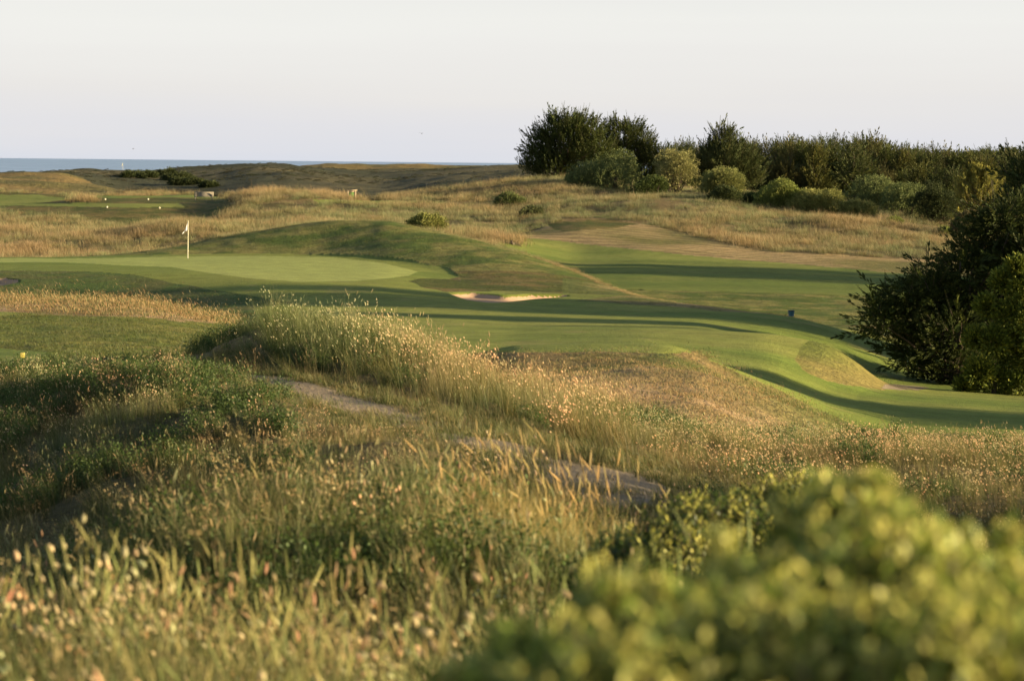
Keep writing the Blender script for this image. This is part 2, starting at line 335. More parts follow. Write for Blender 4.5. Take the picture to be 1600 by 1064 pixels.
ZN[(DD > 30.5) & (DD < 62) & (UU > 745)] = 4
ZN[(DD > 31) & (DD < 62) & (UU >= 520) & (UU <= 745)] = 3
ZN[(DD >= 60) & (DD < 124) & (UU > 430)] = 2
zone(2, [(745, 552), (1100, 552), (1110, 566), (1190, 598), (1300, 648), (1340, 668), (1700, 690), (1700, 540), (1100, 500), (745, 500)], 52, 85)
zone(8, P_VERGE, 14, 31); zone(6, P_PATH, 14, 30)
zone(2, [(-80, 535), (-80, 560), (60, 566), (125, 558), (80, 548), (0, 541)], 31, 55)
zone(2, [(-80, 480), (-80, 492), (30, 492), (75, 489), (20, 482)], 50, 76)
zone(4, [(-80, 462), (140, 465), (220, 472), (280, 486), (380, 487), (420, 500), (330, 506), (250, 497), (160, 492), (60, 490), (-80, 482)], 55, 84)
ZN[(DD >= 84) & (DD < 140) & (UU <= 520)] = 3
zone(2, [(400, 480), (480, 470), (560, 470), (760, 476), (800, 520), (800, 600), (400, 600)], 60, 125)
zone(2, [(-300, 398), (-300, 413), (0, 413), (250, 418), (300, 430), (420, 446), (500, 462), (560, 472), (700, 478), (900, 500), (1100, 490), (1240, 494), (1330, 535), (1200, 530), (1160, 600), (500, 600), (480, 475), (330, 452), (200, 428)], 84, 140)
zone(2, [(-300, 401), (0, 402), (240, 399), (300, 397), (430, 396), (560, 400), (640, 408), (700, 420), (722, 433), (700, 437), (660, 436), (640, 440), (670, 450), (720, 462), (790, 474), (900, 474), (960, 476), (1000, 500), (500, 480), (420, 446), (300, 430), (200, 425), (-300, 420)], 108, 156, False)
zone(1, [(-300, 403.5), (100, 404), (240, 402), (400, 399.5), (520, 402), (600, 411), (655, 425), (640, 431), (560, 440), (470, 441), (400, 436), (330, 427), (270, 417), (100, 411), (-300, 411)], 115, 156, False)
zone(3, [(640, 440), (660, 436), (700, 436), (760, 446), (770, 455), (700, 456), (665, 450)], 110, 135)
ZN[(DD > 124) & (UU > 890) & (DD < 140)] = 3
zone(3, [(985, 460), (1100, 474), (1240, 490), (1300, 515), (1450, 580), (1450, 600), (1300, 526), (1240, 502), (1100, 484), (900, 470)], 112, 135)
# knob on the right with a brown flank
zone(3, [(1268, 528), (1254, 544), (1248, 562), (1256, 578), (1282, 594), (1330, 602), (1388, 608), (1395, 600), (1345, 560), (1300, 526)], 74, 88)
ZN[(DD >= 140) & (DD < 171) & (ZN == 0)] = 3
ZN[(DD >= 158) & (DD < 176) & (UU < 230)] = 0
zone(3, [(0, 395), (220, 393), (420, 340), (620, 340), (740, 370), (860, 405), (1060, 470), (900, 480), (720, 460), (722, 436), (700, 419), (640, 406), (560, 398), (430, 394), (300, 396)], 124, 172)
BF = (DD >= 120) & (DD < 215) & (UU > 780)
ZN[BF & (ZN == 0) & (DD > 140)] = 2
zone(4, [(790, 372), (860, 352), (960, 344), (1010, 349), (1060, 360), (1120, 380), (1200, 395), (1400, 403), (1700, 408), (1700, 440), (1450, 432), (1350, 424), (1200, 411), (1100, 402), (1000, 393), (930, 385), (850, 376)], 186, 262)
zone(2, [(815, 372), (850, 374), (930, 384), (1000, 392), (1100, 401), (1200, 410), (1350, 423), (1450, 431), (1450, 436), (1000, 436), (850, 420), (815, 385)], 186, 240)
zone(3, [(855, 352), (900, 346), (960, 344), (1000, 350), (960, 356), (880, 362)], 200, 262)
# tees on the left and middle
zone(3, [(-200, 300), (0, 302), (110, 304), (110, 322), (150, 326), (135, 308), (345, 305), (372, 320), (352, 338), (340, 352), (180, 352), (120, 342), (0, 332), (-200, 330)], 236, 330)
zone(2, [(-200, 303), (60, 304), (110, 310), (40, 322), (-200, 322)], 250, 330)
zone(2, [(130, 305), (340, 305), (340, 309), (135, 309)], 260, 330)
zone(2, [(40, 318), (280, 319), (290, 324), (150, 324), (40, 323)], 255, 300)
zone(2, [(490, 313), (700, 315), (700, 321), (500, 320)], 250, 310)
ZN[(DD >= 335) & (ZN == 0)] = 9
zone(5, [(-400, 262), (0, 262), (100, 268), (130, 275), (195, 303), (0, 305), (-400, 305)], 320, 430)
ZN[(DD > 600) & (UU < 760)] = 5  # far crest patch: its sunlit look is put in as straw colour
P_B1 = [(706, 458), (740, 457), (790, 461), (830, 459), (888, 460), (886, 462), (850, 465), (800, 470), (770, 473), (735, 468)]
P_B2 = [(-60, 434), (10, 434.5), (30, 437), (26, 442), (0, 446), (-60, 446)]
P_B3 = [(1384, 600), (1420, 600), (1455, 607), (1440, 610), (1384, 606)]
sand = zone(7, P_B1, 108, 132, False) | zone(7, P_B2, 110, 132, False)
zone(6, P_B3, 70, 92)  # bunker sand by the knob, its shade painted with the darker path colour
# carve the bunkers and raise their lips a little
sm = sand.astype(float)
for _ in range(8): sm = (np.roll(sm, 1, 0)+np.roll(sm, -1, 0)+2*sm)/4
for _ in range(14): sm = (np.roll(sm, 1, 1)+np.roll(sm, -1, 1)+sm)/3
Z -= 0.32*sstep(0.1, 1.0, sm)*(0.75+0.5*sstep(760, 860, UU))
# relief noise by zone
rough_w = np.where(np.isin(ZN, [0, 9, 5]), 1.0, np.where(np.isin(ZN, [3, 4, 8, 6]), 0.35, 0.08))
for _ in range(3):
    rough_w = (np.roll(rough_w, 1, 0)+np.roll(rough_w, -1, 0)+2*rough_w+np.roll(rough_w, 1, 1)+np.roll(rough_w, -1, 1))/6
sc_ = np.clip(np.sqrt(np.maximum(DD, 1)/25.0), 0.4, 4.0)
Z += rough_w*(0.22*sc_*(fbm(XX, DD, 2.6, 3)-0.5) + 0.30*(fbm(XX, DD, 1.1, 8, 2)-0.5)*sstep(3, 6, DD))*np.where(DD < 60, 1, 0)
Z += rough_w*1.5*(fbm(XX, DD, 13.0, 4)-0.5)*sstep(170, 225, DD)
Z += rough_w*2.4*(fbm(XX, DD, 45.0, 14, 5)-0.5)*sstep(330, 420, DD) - 0.9*sstep(420, 480, DD)*sstep(420, 250, UU) - 0.35*sstep(420, 480, DD)*sstep(250, 420, UU)*sstep(900,760,UU)
Z += 0.12*(fbm(XX, DD, 9.0, 5, 3)-0.5)*sstep(25, 40, DD)
hol = np.isin(ZN, [3]) & (DD > 135) & (DD < 172)
Z += hol*0.35*(fbm(XX, DD, 4.0, 6)-0.5)
# the uncut fringe that stands just behind the crest of the hill and below the meadow
# colours (albedo)
n1 = fbm(XX, DD, 3.0, 20); n2 = fbm(XX, DD, 12.0, 21); n3 = fbm(XX, DD, 0.7, 22); n4 = fbm(XX, DD, 1.4, 24)
n5 = fbm(XX*0.35, DD, 5.0, 31)
def mixc(a, b, t): return np.array(a)[None, None, :]*(1-t[..., None]) + np.array(b)[None, None, :]*t[..., None]
C = mixc((0.085, 0.075, 0.030), (0.17, 0.125, 0.055), sstep(0.35, 0.65, n1))
def setc(k, arr):
    r = ZN == k; C[r] = arr[r]
setc(1, mixc((0.27, 0.31, 0.080), (0.33, 0.35, 0.10), 0.6*n2+0.4*n5))
setc(2, mixc((0.118, 0.168, 0.026), (0.225, 0.235, 0.052), np.clip(sstep(0.35, 0.65, n2)*0.45+0.35*sstep(0.3, 0.7, n5)+0.3*n3-0.05, 0, 1)))
stripe = 0.5+0.5*np.sin((DD - XX*0.2)*2*math.pi/7.5 + 5*fbm(XX, DD, 25.0, 77))
r = (ZN == 2) & (DD > 120) & (UU > 790) & (DD < 210); C[r] *= (0.80+0.10*stripe[r])[:, None]
setc(3, mixc((0.070, 0.085, 0.018), (0.155, 0.120, 0.040), sstep(0.38, 0.68, 0.55*n1+0.45*n4)))
mow = 0.5+0.5*np.sin((DD + XX*0.35 + 2.0*n2)*2*math.pi/2.6)
c4far = mixc((0.15, 0.14, 0.045), (0.32, 0.235, 0.11), sstep(0.35, 0.65, n2))
c4 = mixc((0.22, 0.165, 0.07), (0.52, 0.34, 0.20), np.clip(sstep(0.35, 0.7, 0.5*n1+0.5*n2) + 0.0*mow, 0, 1))
setc(4, c4)
r = (ZN == 4) & (DD > 180); C[r] = c4far[r]; C[r] *= (0.75+0.4*sstep(0.2, 0.8, mow[r]))[:, None]
# greener back bump and flanks on the near mown dune
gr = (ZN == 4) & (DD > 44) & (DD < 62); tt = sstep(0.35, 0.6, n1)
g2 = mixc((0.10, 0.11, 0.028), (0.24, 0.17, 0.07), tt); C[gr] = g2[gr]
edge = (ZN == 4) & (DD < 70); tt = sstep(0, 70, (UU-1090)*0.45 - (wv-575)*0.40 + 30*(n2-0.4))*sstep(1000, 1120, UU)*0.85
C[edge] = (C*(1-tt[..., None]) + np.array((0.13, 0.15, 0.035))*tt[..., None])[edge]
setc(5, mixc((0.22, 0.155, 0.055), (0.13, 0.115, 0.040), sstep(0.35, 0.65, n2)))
setc(9, mixc((0.052, 0.055, 0.028), (0.105, 0.092, 0.045), sstep(0.4, 0.7, fbm(XX, DD, 30.0, 41))))  # heath tone, deepened to carry the shade of the far slopes
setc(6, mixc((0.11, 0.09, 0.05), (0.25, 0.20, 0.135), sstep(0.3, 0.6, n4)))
setc(7, mixc((0.34, 0.225, 0.145), (0.43, 0.29, 0.19), n4))
setc(8, mixc((0.075, 0.080, 0.028), (0.19, 0.15, 0.075), sstep(0.42, 0.62, n4)))
r = (ZN == 3) & (DD > 33) & (DD < 80) & (UU < 520); tt = sstep(0.3, 0.7, 0.5*n1+0.5*n3)
g2 = mixc((0.115, 0.145, 0.026), (0.190, 0.175, 0.045), tt); C[r] = g2[r]
r = (ZN == 3) & (DD > 138) & (DD < 174); g2 = mixc((0.080, 0.115, 0.022), (0.20, 0.185, 0.055), sstep(0.38, 0.66, 0.4*n1+0.6*n4)); C[r] = g2[r]
r = (ZN == 3) & (DD > 84) & (DD < 135) & (UU < 520)
g2 = mixc((0.070, 0.110, 0.024), (0.125, 0.130, 0.040), sstep(0.4, 0.7, 0.5*n1+0.5*n4)); C[r] = g2[r]
r = (ZN == 3) & (DD > 74) & (DD < 100) & (UU > 1150)
g2 = mixc((0.14, 0.165, 0.032), (0.24, 0.20, 0.060), sstep(0.2, 0.9, n1*0.4+(VV-530)/90)); C[r] = g2[r]
tt = sstep(0.3, 0.7, n1)*sstep(880, 1000, UU); r = (ZN == 3) & (DD > 112) & (DD < 136) & (UU > 880)
g2 = mixc((0.10, 0.12, 0.03), (0.34, 0.25, 0.11), tt); C[r] = g2[r]
# lawn edges: the collar line round the green
C *= (0.9+0.2*n3)[..., None]
# heathland patches of green gorse
Z_ = Z
r = (ZN == 2) & (DD > 60) & (DD < 125) & (UU > 380)
band = 0.5+0.5*np.sin((XX*0.55+DD*0.83)*2*math.pi/4.2+1.5*n2); C[r] *= (0.95+0.10*sstep(0.3, 0.7, band[r]))[:, None]
worn = sstep(0.66, 0.80, fbm(XX, DD, 2.2, 43)); C[r] = (C*(1-0.35*worn[..., None])+np.array((0.30, 0.24, 0.09))*0.35*worn[..., None])[r]
groups = {'ground': [0], 'rough_turf': [3, 4], 'fairway': [2], 'putting_green': [1], 'distant_dunes': [5, 9], 'path': [6, 8], 'bunker_sand': [7]}
gmat = {'ground': 'rough', 'rough_turf': 'semi', 'fairway': 'turf', 'putting_green': 'turf', 'distant_dunes': 'far', 'path': 'path', 'bunker_sand': 'sand'}
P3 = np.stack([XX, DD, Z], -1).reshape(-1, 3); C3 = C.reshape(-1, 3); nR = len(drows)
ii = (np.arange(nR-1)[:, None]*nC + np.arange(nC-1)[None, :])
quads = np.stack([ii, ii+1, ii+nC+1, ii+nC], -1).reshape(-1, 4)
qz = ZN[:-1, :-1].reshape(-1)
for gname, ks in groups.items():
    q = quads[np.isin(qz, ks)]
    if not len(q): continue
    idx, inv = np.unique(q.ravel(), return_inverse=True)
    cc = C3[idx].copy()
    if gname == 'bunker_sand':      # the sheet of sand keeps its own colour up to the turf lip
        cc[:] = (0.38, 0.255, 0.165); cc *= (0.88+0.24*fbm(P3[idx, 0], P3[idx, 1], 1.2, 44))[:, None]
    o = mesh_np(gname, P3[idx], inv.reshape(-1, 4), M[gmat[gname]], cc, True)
    o['kind'] = 'structure'

def gz(x, y):
    """ground height and zone under points"""
    x = np.atleast_1d(np.asarray(x, float)); y = np.atleast_1d(np.asarray(y, float))
    u = np.clip(x/np.maximum(y, 3.0)*F+800, ucols[0], ucols[-1]-1e-3); yy = np.clip(y, drows[0], drows[-1]-1e-3)
    j = np.clip(np.searchsorted(ucols, u, side='right')-1, 0, nC-2); i = np.clip(np.searchsorted(drows, yy, side='right')-1, 0, nR-2)
    a = (u-ucols[j])/(ucols[j+1]-ucols[j]); b = (yy-drows[i])/(drows[i+1]-drows[i])
    z = (Z[i, j]*(1-a)+Z[i, j+1]*a)*(1-b) + (Z[i+1, j]*(1-a)+Z[i+1, j+1]*a)*b
    return z, ZN[i, j]
def X_at(u, D): return (u-800)/F*D
def g1(u, D):
    x = X_at(u, D); z, _ = gz(x, D); return Vector((x, D, float(z[0])))

# ------------------------------------------------------------------ sea
m, nt, out = nt_mat('sea_water'); N = nt.nodes; Lk = nt.links.new
b = N.new('ShaderNodeBsdfPrincipled'); b.inputs['Base Color'].default_value = (0.20, 0.29, 0.42, 1)
b.inputs['Roughness'].default_value = 0.6; b.inputs['Specular IOR Level'].default_value = 0.25
tc = N.new('ShaderNodeTexCoord'); mp = N.new('ShaderNodeMapping'); mp.inputs['Scale'].default_value = (0.004, 0.002, 1)
no = N.new('ShaderNodeTexNoise'); no.inputs['Scale'].default_value = 3; no.inputs['Detail'].default_value = 8
r = N.new('ShaderNodeValToRGB'); r.color_ramp.elements[0].color = (0.24, 0.35, 0.50, 1); r.color_ramp.elements[1].color = (0.36, 0.49, 0.66, 1)
r.color_ramp.elements[0].position = 0.3; r.color_ramp.elements[1].position = 0.7
Lk(tc.outputs['Object'], mp.inputs[0]); Lk(mp.outputs[0], no.inputs['Vector']); Lk(no.outputs['Fac'], r.inputs[0]); Lk(r.outputs[0], b.inputs['Base Color'])
n2_ = N.new('ShaderNodeTexNoise'); n2_.inputs['Scale'].default_value = 0.15; n2_.inputs['Detail'].default_value = 6
bp = N.new('ShaderNodeBump'); bp.inputs['Distance'].default_value = 1.0; bp.inputs['Strength'].default_value = 1.0
Lk(tc.outputs['Object'], n2_.inputs['Vector']); Lk(n2_.outputs['Fac'], bp.inputs['Height']); Lk(bp.outputs[0], b.inputs['Normal'])
Lk(b.outputs[0], out.inputs['Surface'])
sx = np.concatenate([-np.geomspace(60000, 600, 24), np.linspace(-500, 500, 9), np.geomspace(600, 60000, 24)])
sy = np.geomspace(790, 60000, 60); SX, SY = np.meshgrid(sx, sy)
SZ = np.full(SX.shape, -20.0)
V = np.stack([SX, SY, SZ], -1).reshape(-1, 3); a = (np.arange(59)[:, None]*len(sx)+np.arange(len(sx)-1)[None]).reshape(-1)
mesh_np('sea', V, np.stack([a, a+1, a+len(sx)+1, a+len(sx)], -1), m)['kind'] = 'structure'
# ------------------------------------------------------------------ grasses
def rvec(n): a = rng.uniform(0, 2*math.pi, n); return np.stack([np.cos(a), np.sin(a), np.zeros(n)], -1)
def blades(mb, n, R, h, w, lean, curve, cb, ct, segs=3, pts=None, wind=(-0.25, 0.05)):
    """n curved blades; returns tip positions and directions"""
    p = pts if pts is not None else np.stack([rng.normal(0, R*0.55, n), rng.normal(0, R*0.55, n), np.zeros(n)], -1)
    H = rng.uniform(h[0], h[1], n); W = rng.uniform(0.7, 1.3, n)*w
    out_ = rvec(n)*rng.uniform(0.2, 1.0, n)[:, None]*lean + np.array([wind[0], wind[1], 0])*lean*1.2
    side = rvec(n); t = np.linspace(0, 1, segs+1)
    cv = rng.uniform(0.3, 1.0, n)*curve
    P = p[:, None] + out_[:, None]*H[:, None, None]*(t[None, :, None]*0.5+0.5*t[None, :, None]**2*(1+cv[:, None, None]))
    P[:, :, 2] += H[:, None]*(t[None]-0.22*cv[:, None]*t[None]**3)
    wt = (1-t**1.6)*0.92+0.08
    A = P - side[:, None]*(W[:, None]*wt[None])[..., None]*0.5; B = P + side[:, None]*(W[:, None]*wt[None])[..., None]*0.5
    V = np.stack([A, B], 2).reshape(-1, 3); k = segs+1
    base = (np.arange(n)*k*2)[:, None]; s_ = np.arange(segs)[None]*2
    Fq = np.stack([base+s_, base+s_+1, base+s_+3, base+s_+2], -1).reshape(-1, 4)
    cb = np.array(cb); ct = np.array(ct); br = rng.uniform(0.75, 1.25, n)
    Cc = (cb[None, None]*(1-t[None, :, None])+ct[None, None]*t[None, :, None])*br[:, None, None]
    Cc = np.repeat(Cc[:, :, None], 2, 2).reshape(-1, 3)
    mb.add(V, Fq, Cc)
    T = P[:, -1]-P[:, -2]; T /= np.linalg.norm(T, axis=1)[:, None]
    return P[:, -1], T
def heads(mb, P, T, ln, r, col, n=5, m=4, bend=0.0):
    """spindle shaped seed heads"""
    t = np.linspace(0, 1, m+1); prof = np.sin(np.pi*(0.08+0.86*t**0.8))
    for p, d in zip(P, T):
        l = ln*rng.uniform(0.75, 1.25); rr = r*rng.uniform(0.8, 1.2)
        d = d+np.array([rng.normal(0, 0.2)-bend, rng.normal(0, 0.2), 0]); d /= np.linalg.norm(d)
        a = np.cross(d, [0, 1, 0.1]); a /= np.linalg.norm(a); b_ = np.cross(d, a); th = np.arange(n)*2*math.pi/n
        ring = np.cos(th)[:, None]*a+np.sin(th)[:, None]*b_
        V = (p+d*(t*l)[:, None])[:, None]+ring[None]*(prof*rr)[:, None, None]
        Fq = [(i*n+j, i*n+(j+1) % n, (i+1)*n+(j+1) % n, (i+1)*n+j) for i in range(m) for j in range(n)]
        c = np.array(col)*rng.uniform(0.8, 1.2)
        mb.add(V.reshape(-1, 3), Fq, c)
TCOL = {}
def template_set(key, fn, variants):
    c = bpy.data.collections.new(key); TCOL[key] = c
    for i in range(variants):
        mb = MB(); fn(mb); o = mb.build(key, M['grass'], link=False); c.objects.link(o)
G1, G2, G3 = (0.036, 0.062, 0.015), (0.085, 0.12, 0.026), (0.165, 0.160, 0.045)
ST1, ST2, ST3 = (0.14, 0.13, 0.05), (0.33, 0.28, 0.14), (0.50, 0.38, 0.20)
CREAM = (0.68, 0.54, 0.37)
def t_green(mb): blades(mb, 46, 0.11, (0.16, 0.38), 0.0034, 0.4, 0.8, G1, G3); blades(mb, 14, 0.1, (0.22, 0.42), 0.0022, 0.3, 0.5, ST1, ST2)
def t_straw(mb):
    blades(mb, 20, 0.11, (0.12, 0.28), 0.0034, 0.4, 0.8, G1, G3); P, T = blades(mb, 34, 0.12, (0.22, 0.46), 0.0020, 0.28, 0.3, ST1, ST2, 2)
    heads(mb, P[:6], T[:6], 0.05, 0.0034, (0.40, 0.33, 0.19), 4, 3)
def t_bunny(mb):
    blades(mb, 26, 0.11, (0.08, 0.24), 0.0032, 0.4, 0.8, G1, (0.15, 0.14, 0.045))
    P, T = blades(mb, 15, 0.13, (0.22, 0.42), 0.002, 0.3, 0.3, (0.12, 0.12, 0.04), (0.30, 0.25, 0.11), 2); heads(mb, P[:9], T[:9], 0.021, 0.0058, CREAM, 5, 4, 0.35)
def t_spike(mb):
    blades(mb, 26, 0.10, (0.14, 0.36), 0.0032, 0.25, 0.6, G1, G3)
    P, T = blades(mb, 13, 0.12, (0.28, 0.46), 0.0024, 0.16, 0.2, (0.10, 0.13, 0.04), (0.26, 0.26, 0.09), 2); heads(mb, P[:7], T[:7], 0.060, 0.0026, (0.38, 0.34, 0.14), 5, 4)
def t_pink(mb):
    blades(mb, 20, 0.11, (0.14, 0.34), 0.0032, 0.35, 0.6, G1, G3)
    P, T = blades(mb, 8, 0.13, (0.28, 0.46), 0.0024, 0.2, 0.2, (0.12, 0.12, 0.05), (0.30, 0.2, 0.1), 2); heads(mb, P[:5], T[:5], 0.032, 0.0040, (0.52, 0.31, 0.21), 5, 4)
def t_weed(mb):
    P, T = blades(mb, 26, 0.12, (0.12, 0.30), 0.003, 0.45, 0.6, G1, G2, 2)
    n = 260; c = P[rng.integers(0, len(P), n)]*np.array([1, 1, 1])*rng.uniform(0.45, 1.02, n)[:, None]+rng.normal(0, 0.018, (n, 3))
    leafq(mb, c, rdir(n, 0.4), 0.022, 0.012, np.array((0.078, 0.105, 0.026))[None]*rng.uniform(0.6, 1.5, n)[:, None])
def t_marram(mb):
    blades(mb, 80, 0.13, (0.35, 0.70), 0.0038, 0.55, 0.9, (0.10, 0.11, 0.035), (0.42, 0.36, 0.14), 5)
    P, T = blades(mb, 2, 0.12, (0.70, 0.95), 0.004, 0.35, 0.5, (0.2, 0.18, 0.07), (0.45, 0.38, 0.16), 4); heads(mb, P, T, 0.13, 0.0045, (0.50, 0.42, 0.20), 5, 5, 0.15)
def t_panicle(mb):
    blades(mb, 18, 0.10, (0.10, 0.30), 0.003, 0.5, 0.9, G1, G3)
    P, T = blades(mb, 8, 0.10, (0.32, 0.55), 0.0018, 0.45, 0.9, (0.12, 0.11, 0.04), (0.32, 0.24, 0.12), 4)
    for p, d in zip(P, T):
        k = 16; c = p[None]+d[None]*rng.uniform(-0.10, 0.02, k)[:, None]+rng.normal(0, 0.011, (k, 3))
        leafq(mb, c, d[None]*0.8+rdir(k)*0.6, 0.016, 0.005, np.array((0.42, 0.30, 0.16))[None]*rng.uniform(0.7, 1.3, k)[:, None])
def t_low(mb): blades(mb, 60, 0.16, (0.03, 0.09), 0.005, 0.6, 0.8, G1, (0.15, 0.15, 0.05), 2); blades(mb, 26, 0.16, (0.04, 0.12), 0.003, 0.5, 0.5, ST1, ST2, 2)
def t_lowbrown(mb): blades(mb, 56, 0.30, (0.02, 0.055), 0.005, 0.6, 0.8, (0.22, 0.17, 0.08), (0.50, 0.36, 0.20), 2); blades(mb, 18, 0.30, (0.02, 0.05), 0.006, 0.5, 0.5, G1, G2, 2)
def t_lowgreen(mb): blades(mb, 60, 0.30, (0.02, 0.07), 0.006, 0.6, 0.8, G1, (0.17, 0.18, 0.045), 2)
def t_far(mb):
    blades(mb, 60, 0.75, (0.18, 0.40), 0.016, 0.4, 0.5, (0.07, 0.075, 0.025), (0.22, 0.18, 0.07), 2)
    blades(mb, 70, 0.75, (0.30, 0.60), 0.010, 0.3, 0.3, ST1, (0.42, 0.36, 0.22), 2)
def t_heath(mb):
    n = 260; a = rng.uniform(0, 2*math.pi, n); r_ = np.sqrt(rng.uniform(0, 1, n)); z = 0.4*np.sqrt(1-r_**2*0.9)*rng.uniform(0.5, 1, n)
    leafq(mb, np.stack([r_*np.cos(a)*1.4, r_*np.sin(a)*1.4, z*0.8], -1), rdir(n, 0.6), 0.22, 0.10, np.array((0.045, 0.048, 0.026))[None]*rng.uniform(0.6, 1.5, n)[:, None])
def rdir(n, up=0.0):
    d = rng.normal(0, 1, (n, 3)); d /= np.linalg.norm(d, axis=1)[:, None]; d[:, 2] += up; return d/np.linalg.norm(d, axis=1)[:, None]
def leafq(mb, c, d, ln, w, col):
    """rhombic leaves lying along d"""
    n = len(c); s_ = np.cross(d, rdir(n)); s_ /= np.linalg.norm(s_, axis=1)[:, None]+1e-9
    ln = np.broadcast_to(ln, (n,))[:, None]; w = np.broadcast_to(w, (n,))[:, None]
    V = np.stack([c-d*ln*0.5, c-s_*w*0.5, c+d*ln*0.5, c+s_*w*0.5], 1).reshape(-1, 3)
    mb.add(V, np.arange(n*4).reshape(-1, 4), np.repeat(np.broadcast_to(col, (n, 3)), 4, 0))
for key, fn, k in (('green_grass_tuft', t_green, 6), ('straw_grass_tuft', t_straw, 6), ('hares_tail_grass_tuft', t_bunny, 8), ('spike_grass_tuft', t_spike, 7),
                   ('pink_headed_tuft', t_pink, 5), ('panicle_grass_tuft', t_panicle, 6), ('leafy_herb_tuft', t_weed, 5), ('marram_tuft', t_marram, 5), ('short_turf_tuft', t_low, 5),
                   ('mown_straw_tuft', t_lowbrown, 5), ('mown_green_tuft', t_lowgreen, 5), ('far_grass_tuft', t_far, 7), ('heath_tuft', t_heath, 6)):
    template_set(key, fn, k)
def scatter(name, key, x, y, scl, tint, label, cat, tilt=0.19, sink=0.01):
    z, _ = gz(x, y); n = len(x)
    if n == 0: return
    me = bpy.data.meshes.new(name); me.vertices.add(n)
    me.vertices.foreach_set('co', np.stack([x, y, z-sink], -1).astype(np.float32).ravel())
    rot = np.stack([rng.normal(0, tilt, n), rng.normal(0, tilt, n)-0.06, rng.uniform(-0.9, 0.9, n)], -1).astype(np.float32)
    a = me.attributes.new('rot', 'FLOAT_VECTOR', 'POINT'); a.data.foreach_set('vector', rot.ravel())
    a = me.attributes.new('scl', 'FLOAT', 'POINT'); a.data.foreach_set('value', np.asarray(scl, np.float32))
    a = me.attributes.new('tint', 'FLOAT', 'POINT'); a.data.foreach_set('value', np.asarray(tint, np.float32))
    a = me.attributes.new('idx', 'INT', 'POINT'); a.data.foreach_set('value', rng.integers(0, len(TCOL[key].objects), n).astype(np.int32))
    o = bpy.data.objects.new(name, me); scn.collection.objects.link(o)
    ng = bpy.data.node_groups.new(name, 'GeometryNodeTree')
    ng.interface.new_socket('Geometry', in_out='INPUT', socket_type='NodeSocketGeometry')
    ng.interface.new_socket('Geometry', in_out='OUTPUT', socket_type='NodeSocketGeometry')
    gi = ng.nodes.new('NodeGroupInput'); go = ng.nodes.new('NodeGroupOutput'); ip = ng.nodes.new('GeometryNodeInstanceOnPoints')
    ci = ng.nodes.new('GeometryNodeCollectionInfo'); ci.inputs['Collection'].default_value = TCOL[key]
    ci.inputs['Separate Children'].default_value = True; ci.inputs['Reset Children'].default_value = True
    def named(nm, tp):
        q = ng.nodes.new('GeometryNodeInputNamedAttribute'); q.data_type = tp; q.inputs['Name'].default_value = nm; return q.outputs['Attribute']
    ip.inputs['Pick Instance'].default_value = True
    ng.links.new(gi.outputs[0], ip.inputs['Points']); ng.links.new(ci.outputs[0], ip.inputs['Instance'])
    ng.links.new(named('idx', 'INT'), ip.inputs['Instance Index']); ng.links.new(named('rot', 'FLOAT_VECTOR'), ip.inputs['Rotation'])
    ng.links.new(named('scl', 'FLOAT'), ip.inputs['Scale']); ng.links.new(ip.outputs[0], go.inputs[0])
    md = o.modifiers.new('scatter', 'NODES'); md.node_group = ng
    tag(o, label, cat, None, 'stuff')
def ring(D0, D1, dens, t0=-0.25, t1=0.25):
    n = int((t1-t0)/2*(D1**2-D0**2)*dens); D = np.sqrt(rng.uniform(D0**2, D1**2, n)); t = rng.uniform(t0, t1, n)
    return t*D, D, t*F+800
def fb(x, y, s, seed): return fbm(x, y, s, seed, 3)

acc = {}
def put(key, x, y, s, ti):
    acc.setdefault(key, []).append((x, y, s, ti))
def pick(mask, probs, x, y):
    """choose a kind for every point"""
    r_ = rng.uniform(0, 1, len(x)); lo = 0
    for key, p in probs:
        m_ = mask & (r_ >= lo) & (r_ < lo+p); lo = lo+p
        yield key, m_
# the bottom of the picture: spikes and hare's tails close to the lens
x, y, u = ring(2.4, 9.2, 85, -0.33, 0.12); z, zn = gz(x, y)
nz = fb(x, y, 0.8, 50); nz2 = fb(x, y, 0.5, 51)
w_s = 0.28+0.5*(nz > 0.5); w_b = 0.30*(nz2 > 0.4)+0.05
for key, m_ in pick(np.ones(len(x), bool), [('green_grass_tuft', 0.22), ('spike_grass_tuft', w_s*0.7), ('hares_tail_grass_tuft', w_b*0.7), ('pink_headed_tuft', 0.04+0.04*nz), ('panicle_grass_tuft', 0.12)], x, y):
    n = m_.sum(); put(key, x[m_], y[m_], rng.uniform(0.75, 1.2, n)*np.where((y[m_] > 7.3) & (y[m_] < 9.3), 0.7, 1.08), np.clip(rng.normal(0.32, 0.22, n), 0, 1))
# the middle hummock: green herbs, arching grass
x, y, u = ring(9.2, 13.6, 62, -0.26, 0.26); z, zn = gz(x, y)
nz = fb(x, y, 0.9, 52); left = u < 1050
grn = nz > 0.42
for key, m_ in pick(left & grn, [('leafy_herb_tuft', 0.55), ('green_grass_tuft', 0.36), ('straw_grass_tuft', 0.05), ('pink_headed_tuft', 0.02)], x, y):
    n = m_.sum(); put(key, x[m_], y[m_], rng.uniform(0.8, 1.3, n), np.clip(rng.normal(0.18, 0.18, n), 0, 1))
for key, m_ in pick(left & ~grn, [('green_grass_tuft', 0.46), ('straw_grass_tuft', 0.15), ('panicle_grass_tuft', 0.12), ('leafy_herb_tuft', 0.20), ('hares_tail_grass_tuft', 0.04), ('pink_headed_tuft', 0.02)], x, y):
    n = m_.sum(); put(key, x[m_], y[m_], rng.uniform(0.8, 1.25, n), np.clip(rng.normal(0.34, 0.22, n), 0, 1))
